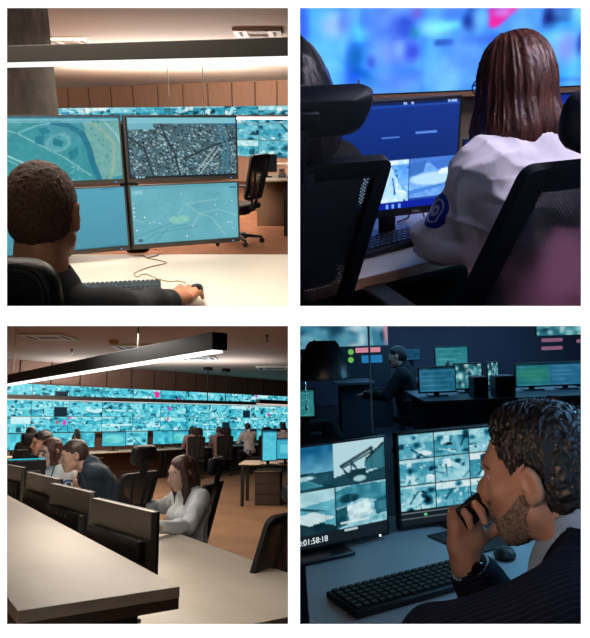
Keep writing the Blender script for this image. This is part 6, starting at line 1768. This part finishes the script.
    if style == 'short':
        H.u(E((0, -.035, -.01), (.070, .076, .075)), .03); H.i(pln(G2(0, -.06, -.065), Rm @ V3(0, .4, -1)), .02); H.d(E((0, .115, -.012), (.11, .070, .092)), .01)
        for sx in (-1, 1): H.d(E((sx * .085, .002, -.012), (.018, .026, .038)), .01)
    elif style == 'long':
        H.u(E((0, -.03, -.05), (.092, .085, .12)), .04); H.d(E((0, .112, -.025), (.072, .074, .118)), .02)
        for sx in (-1, 1): H.u(cap(G2(sx * .070, .000, .02), G2(sx * .088, .030, -.12), .020 * k, .026 * k), .03); H.u(cap(G2(sx * .088, .030, -.12), G2(sx * .078, .062, -.25), .026 * k, .016 * k), .03)
        H.u(cap(G2(0, -.07, 0), G2(0, -.05, -.24), .06, .055), .05); H.d(E((0, .09, -.04), (.05, .075, .10)), .015)
    elif style == 'bob':
        H.u(E((0, -.03, -.04), (.092, .085, .11)), .04); H.i(pln(G2(0, -.03, -.13), Rm @ V3(0, .1, -1)), .02); H.d(E((0, .105, -.03), (.064, .066, .105)), .02)
        for sx in (-1, 1): H.u(cap(G2(sx * .075, .03, .02), G2(sx * .078, .035, -.10), .018 * k, .020 * k), .02)
        H.d(E((0, .11, -.04), (.058, .075, .10)), .012)
    H.o(lambda P: .003 * hashn((P - p.hc) @ Rm * V3(1, .5, .25), 110, 5) + (.006 if style == 'long' else .001) * wav((P - p.hc) @ Rm * V3(1, 1, .5), 60, 3, 1)); f.down(H)
    sobj('hair', H, p.hc - V3(.16, .2, .32) * k, p.hc + V3(.16, .16, .17) * k, max(.0045, h * .7), hair_mat('hair_%d_%d' % (c1[0], c1[2]), c1, c2, (100, 100, 12), .45, .3), f.root)
    if face:
        eyes(f, G, p.HR, k)
        obj('lips', MB().tube([G(-.019, .0925, -.0585), G(-.008, .0985, -.0575), (G(.008, .0985, -.0575)), G(.019, .0925, -.0585)], [.002, .0045, .0045, .002], 6), mat('lips_%s' % sex, (176, 98, 90) if sex == 'f' else (176, 116, 98), .45), f.root)
    if glasses:
        m = MB()
        for sx in (-1, 1):
            m.tube([G(sx * .032 + .026 * math.cos(t), .100 - .1 * abs(sx * .032 + .026 * math.cos(t)), .008 + .021 * math.sin(t)) for t in np.linspace(0, 2 * PI, 18)[:-1]], .0032, 6, closed=True)
            m.tube([G(sx * .057, .093, .012), G(sx * .076, .04, .012), G(sx * .078, -.004, .010)], .0028, 6)
        m.tube([G(-.007, .100, .012), G(.007, .100, .012)], .0028, 6)
        obj('glasses', m, mat('glasses_navy', (24, 34, 60), .35), f.root)
    def on_cloth(pts, r, name, m, closed=False, lift=.001):
        out = []
        for q, d in pts:
            d = nrm(d); a, b = 0.0, .3
            for _ in range(20):
                md = (a + b) / 2
                if C((q + d * md)[None])[0] < 0: a = md
                else: b = md
            out.append(q + d * (b + lift))
        return obj(name, MB().tube(out, r, 6, closed=closed), m, f.root)
    if lanyard:
        ax = p.U @ V3(0, 1, 0)
        for sx in (-1, 1):
            on_cloth([(p.neck + p.U @ V3(sx * .055 * (1 - t * .75), -.02 + .05 * t, -.02 - .26 * t), ax + V3(0, 0, .5 * (1 - t))) for t in np.linspace(0, 1, 10)], .006, 'lanyard', mat('lanyard_navy', (22, 30, 60), .7))
    if badge:
        sd = badge; a, b = p.sh[sd], p.el[sd]; ax = nrm(b - a); ctr = a + (b - a) * .08
        out = nrm(p.U @ V3(sd * .7, .75, .15)); out = nrm(out - ax * (out @ ax)); s2 = np.cross(ax, out)
        def disc(r0, r1, lift, name, m, par):
            vs, fs = [], []; N = 20; Rn = 4
            for r in range(Rn):
                q = r0 + (r1 - r0) * r / (Rn - 1)
                for j in range(N):
                    t = 2 * PI * j / N; base = ctr + ax * math.sin(t) * q + s2 * math.cos(t) * q; lo_, hi_ = 0, .16
                    for _ in range(18):
                        md = (lo_ + hi_) / 2
                        if C((base + out * md)[None])[0] < 0: lo_ = md
                        else: hi_ = md
                    vs.append(tuple(base + out * (hi_ + lift)))
            for r in range(Rn - 1):
                for j in range(N): fs.append((r * N + j, r * N + (j + 1) % N, (r + 1) * N + (j + 1) % N, (r + 1) * N + j))
            if r0 < .001: pass
            o = obj(name, MB().add(vs, fs), m, par); s_ = o.modifiers.new('thick', 'SOLIDIFY'); s_.thickness = .002; s_.offset = 1
            return o
        bd = disc(.0002, .052, .001, 'sleeve_badge', mat('badge_blue_c', (40, 96, 150), .6), f.root); bd['label'] = 'round blue sleeve badge'
        disc(.030, .037, .0035, 'badge_ring', mat('badge_white_c', (226, 234, 240), .6), bd); disc(.0002, .013, .0035, 'badge_emblem', mat('badge_white_c', (226, 234, 240), .6), bd)
    return f
def people_c():
    face_row = math.atan2(.834, -.552)
    white = mat('shirt_white_c', (232, 230, 230), .75); navy = mat('polo_navy', (26, 44, 58), .8); navy2 = mat('shirt_navy', (28, 46, 62), .8)
    brown = ((54, 30, 24), (98, 62, 48)); blk = ((18, 16, 18), (40, 36, 36)); dbr = ((40, 28, 24), (74, 56, 46))
    c_person('long-haired woman in a white blouse sitting at the white desk, looking down to the left', (182, 473), 4.95, rad(126), .12, 'f', ('long',) + brown, white, {-1: (160, 527, .80), 1: (141, 505, .80)}, head=(.0, .22, 0), h=.0058)
    c_person('man in a navy polo shirt leaning forward over the monitors', (74, 456), 5.60, rad(108), .62, 'm', ('short',) + dbr, navy, {-1: (78, 493, .80), 1: (60, 492, .80)}, head=(rad(6), .18, 0), sleeve='short', h=.006, k=1.06, legs=True)
    c_person('woman in glasses and a white shirt with a blue sleeve badge and lanyard', (51, 452), 6.05, rad(160), .16, 'f', ('bob',) + brown, white, {-1: (50, 488, .80), 1: (32, 484, .80)}, head=(rad(-20), .10, 0), glasses=True, badge=-1, lanyard=True, h=.006)
    c_person('man in a dark navy shirt, farthest of the near row, hand near his chin', (42, 443), 6.9, rad(150), .15, 'm', ('short',) + blk, navy2, {-1: (51, 468, .95), 1: (30, 476, .78)}, head=(rad(-24), .10, 0), sleeve='short', h=.007)
    # far operators facing the video wall
    dark = mat('shirt_black_c', (24, 25, 30), .85); pale = mat('shirt_pale_c', (214, 210, 212), .8); rosy = mat('shirt_rose_c', (150, 118, 116), .8)
    wy = rad(-30)
    far = [('black-haired person with white collar at the wall desks behind the woman in glasses', (77, 438), 15.2, rad(-20), 'f', 'long', blk, dark, .16), ('dark figure with hood-like hair in a black chair at the hall\'s left', (31, 434.5), 10.6, rad(20), 'f', 'bob', blk, dark, .10),
           ('dark-haired person in a rose top at the wall desks, leftmost of the three', (192, 431), 17.6, rad(10), 'f', 'bob', blk, rosy, .10), ('short-haired person at the wall desks, middle of the three', (219, 431), 18.6, rad(4), 'm', 'short', dbr, rosy, .12),
           ('man in a white shirt at the wall desks, rightmost of the three', (247.5, 427.5), 18.8, rad(28), 'm', 'short', blk, pale, .18), ('person in a pale top half hidden behind the upright monitor', (283, 428), 19.0, rad(20), 'm', 'short', blk, pale, .10)]
    for lab, hp, y, yaw, sex, st, hc, sh, ln in far:
        c_person(lab, hp, y, yaw, ln, sex, (st,) + hc, sh, {1: (.0, .42, -.26, 0), -1: (.0, .42, -.26, 0)}, h=.014, face=False, legs=st != 'long', k=1.0)
    # their chairs: one built, the others copied
    spots = [((194.5, 470), 17.0, rad(14), 'black office chair at the wall desks, leftmost of the three in the middle'), ((222, 470), 17.9, rad(18), 'black office chair at the wall desks, second of the three in the middle'), ((258, 470), 18.1, rad(40), 'black office chair beside the man in the white shirt at the wall desks'),
             ((93, 468), 14.6, rad(-60), 'black office chair turned sideways at the wall desks, right of the black-haired person'), ((28, 480), 9.7, rad(24), 'black office chair of the dark figure at the hall\'s left'), ((1, 470), 12.5, rad(-30), 'black office chair cut by the hall\'s left edge')]
    first = None
    for (px, py), y, yaw, lab in spots:
        q = RC.y(px, py, y); M = RC.M @ T(q.x, q.y, 0) @ RZ(yaw)
        if first is None: first = make_chair(M, lab, 'office chairs along the video wall', net=mat('net_far', (30, 30, 33), .8))
        else: dup(first, M, lab)
if not globals().get("SKIP_C"): people_c()
def back_d():
    navy = mat('shirt_night', (14, 18, 26), .85)
    c_person('dark seated figure turned left in the dim background beside the pale-topped desk', (397, 357), 7.4, rad(70), .12, 'm', ('short', (16, 16, 20), (30, 30, 36)), navy, {1: (.0, .42, -.24, 0), -1: (.0, .42, -.24, 0)}, h=.012, face=False, legs=False, room=RD)
    q = RD.y(408, 357, 7.4); make_chair(RD.M @ T(q.x + .08, q.y - .02, -.05) @ RZ(rad(75)), 'dark office chair of the seated figure in the dim background', net=M_MATTE, head=False)
back_d()
# ------------------------------------------------------------------ camera, world, colour
cd = bpy.data.cameras.new('camera'); co = bpy.data.objects.new('camera', cd); COL.objects.link(co)
co.location = CAM; co.rotation_euler = (PI / 2, 0, 0)
cd.sensor_fit = 'HORIZONTAL'; cd.sensor_width = 36.0; cd.lens = 36.0 * F / 590.0; cd.clip_start = .05; cd.clip_end = 200
SC.camera = co
w = bpy.data.worlds.new('world'); SC.world = w; w.use_nodes = True
w.node_tree.nodes['Background'].inputs['Color'].default_value = (.02, .022, .025, 1); w.node_tree.nodes['Background'].inputs['Strength'].default_value = .3
SC.view_settings.view_transform = 'Standard'; SC.view_settings.look = 'None'; SC.view_settings.exposure = 0; SC.view_settings.gamma = 1; SC.view_settings.use_curve_mapping = False
SC.cycles.max_bounces = 8; SC.cycles.transparent_max_bounces = 16
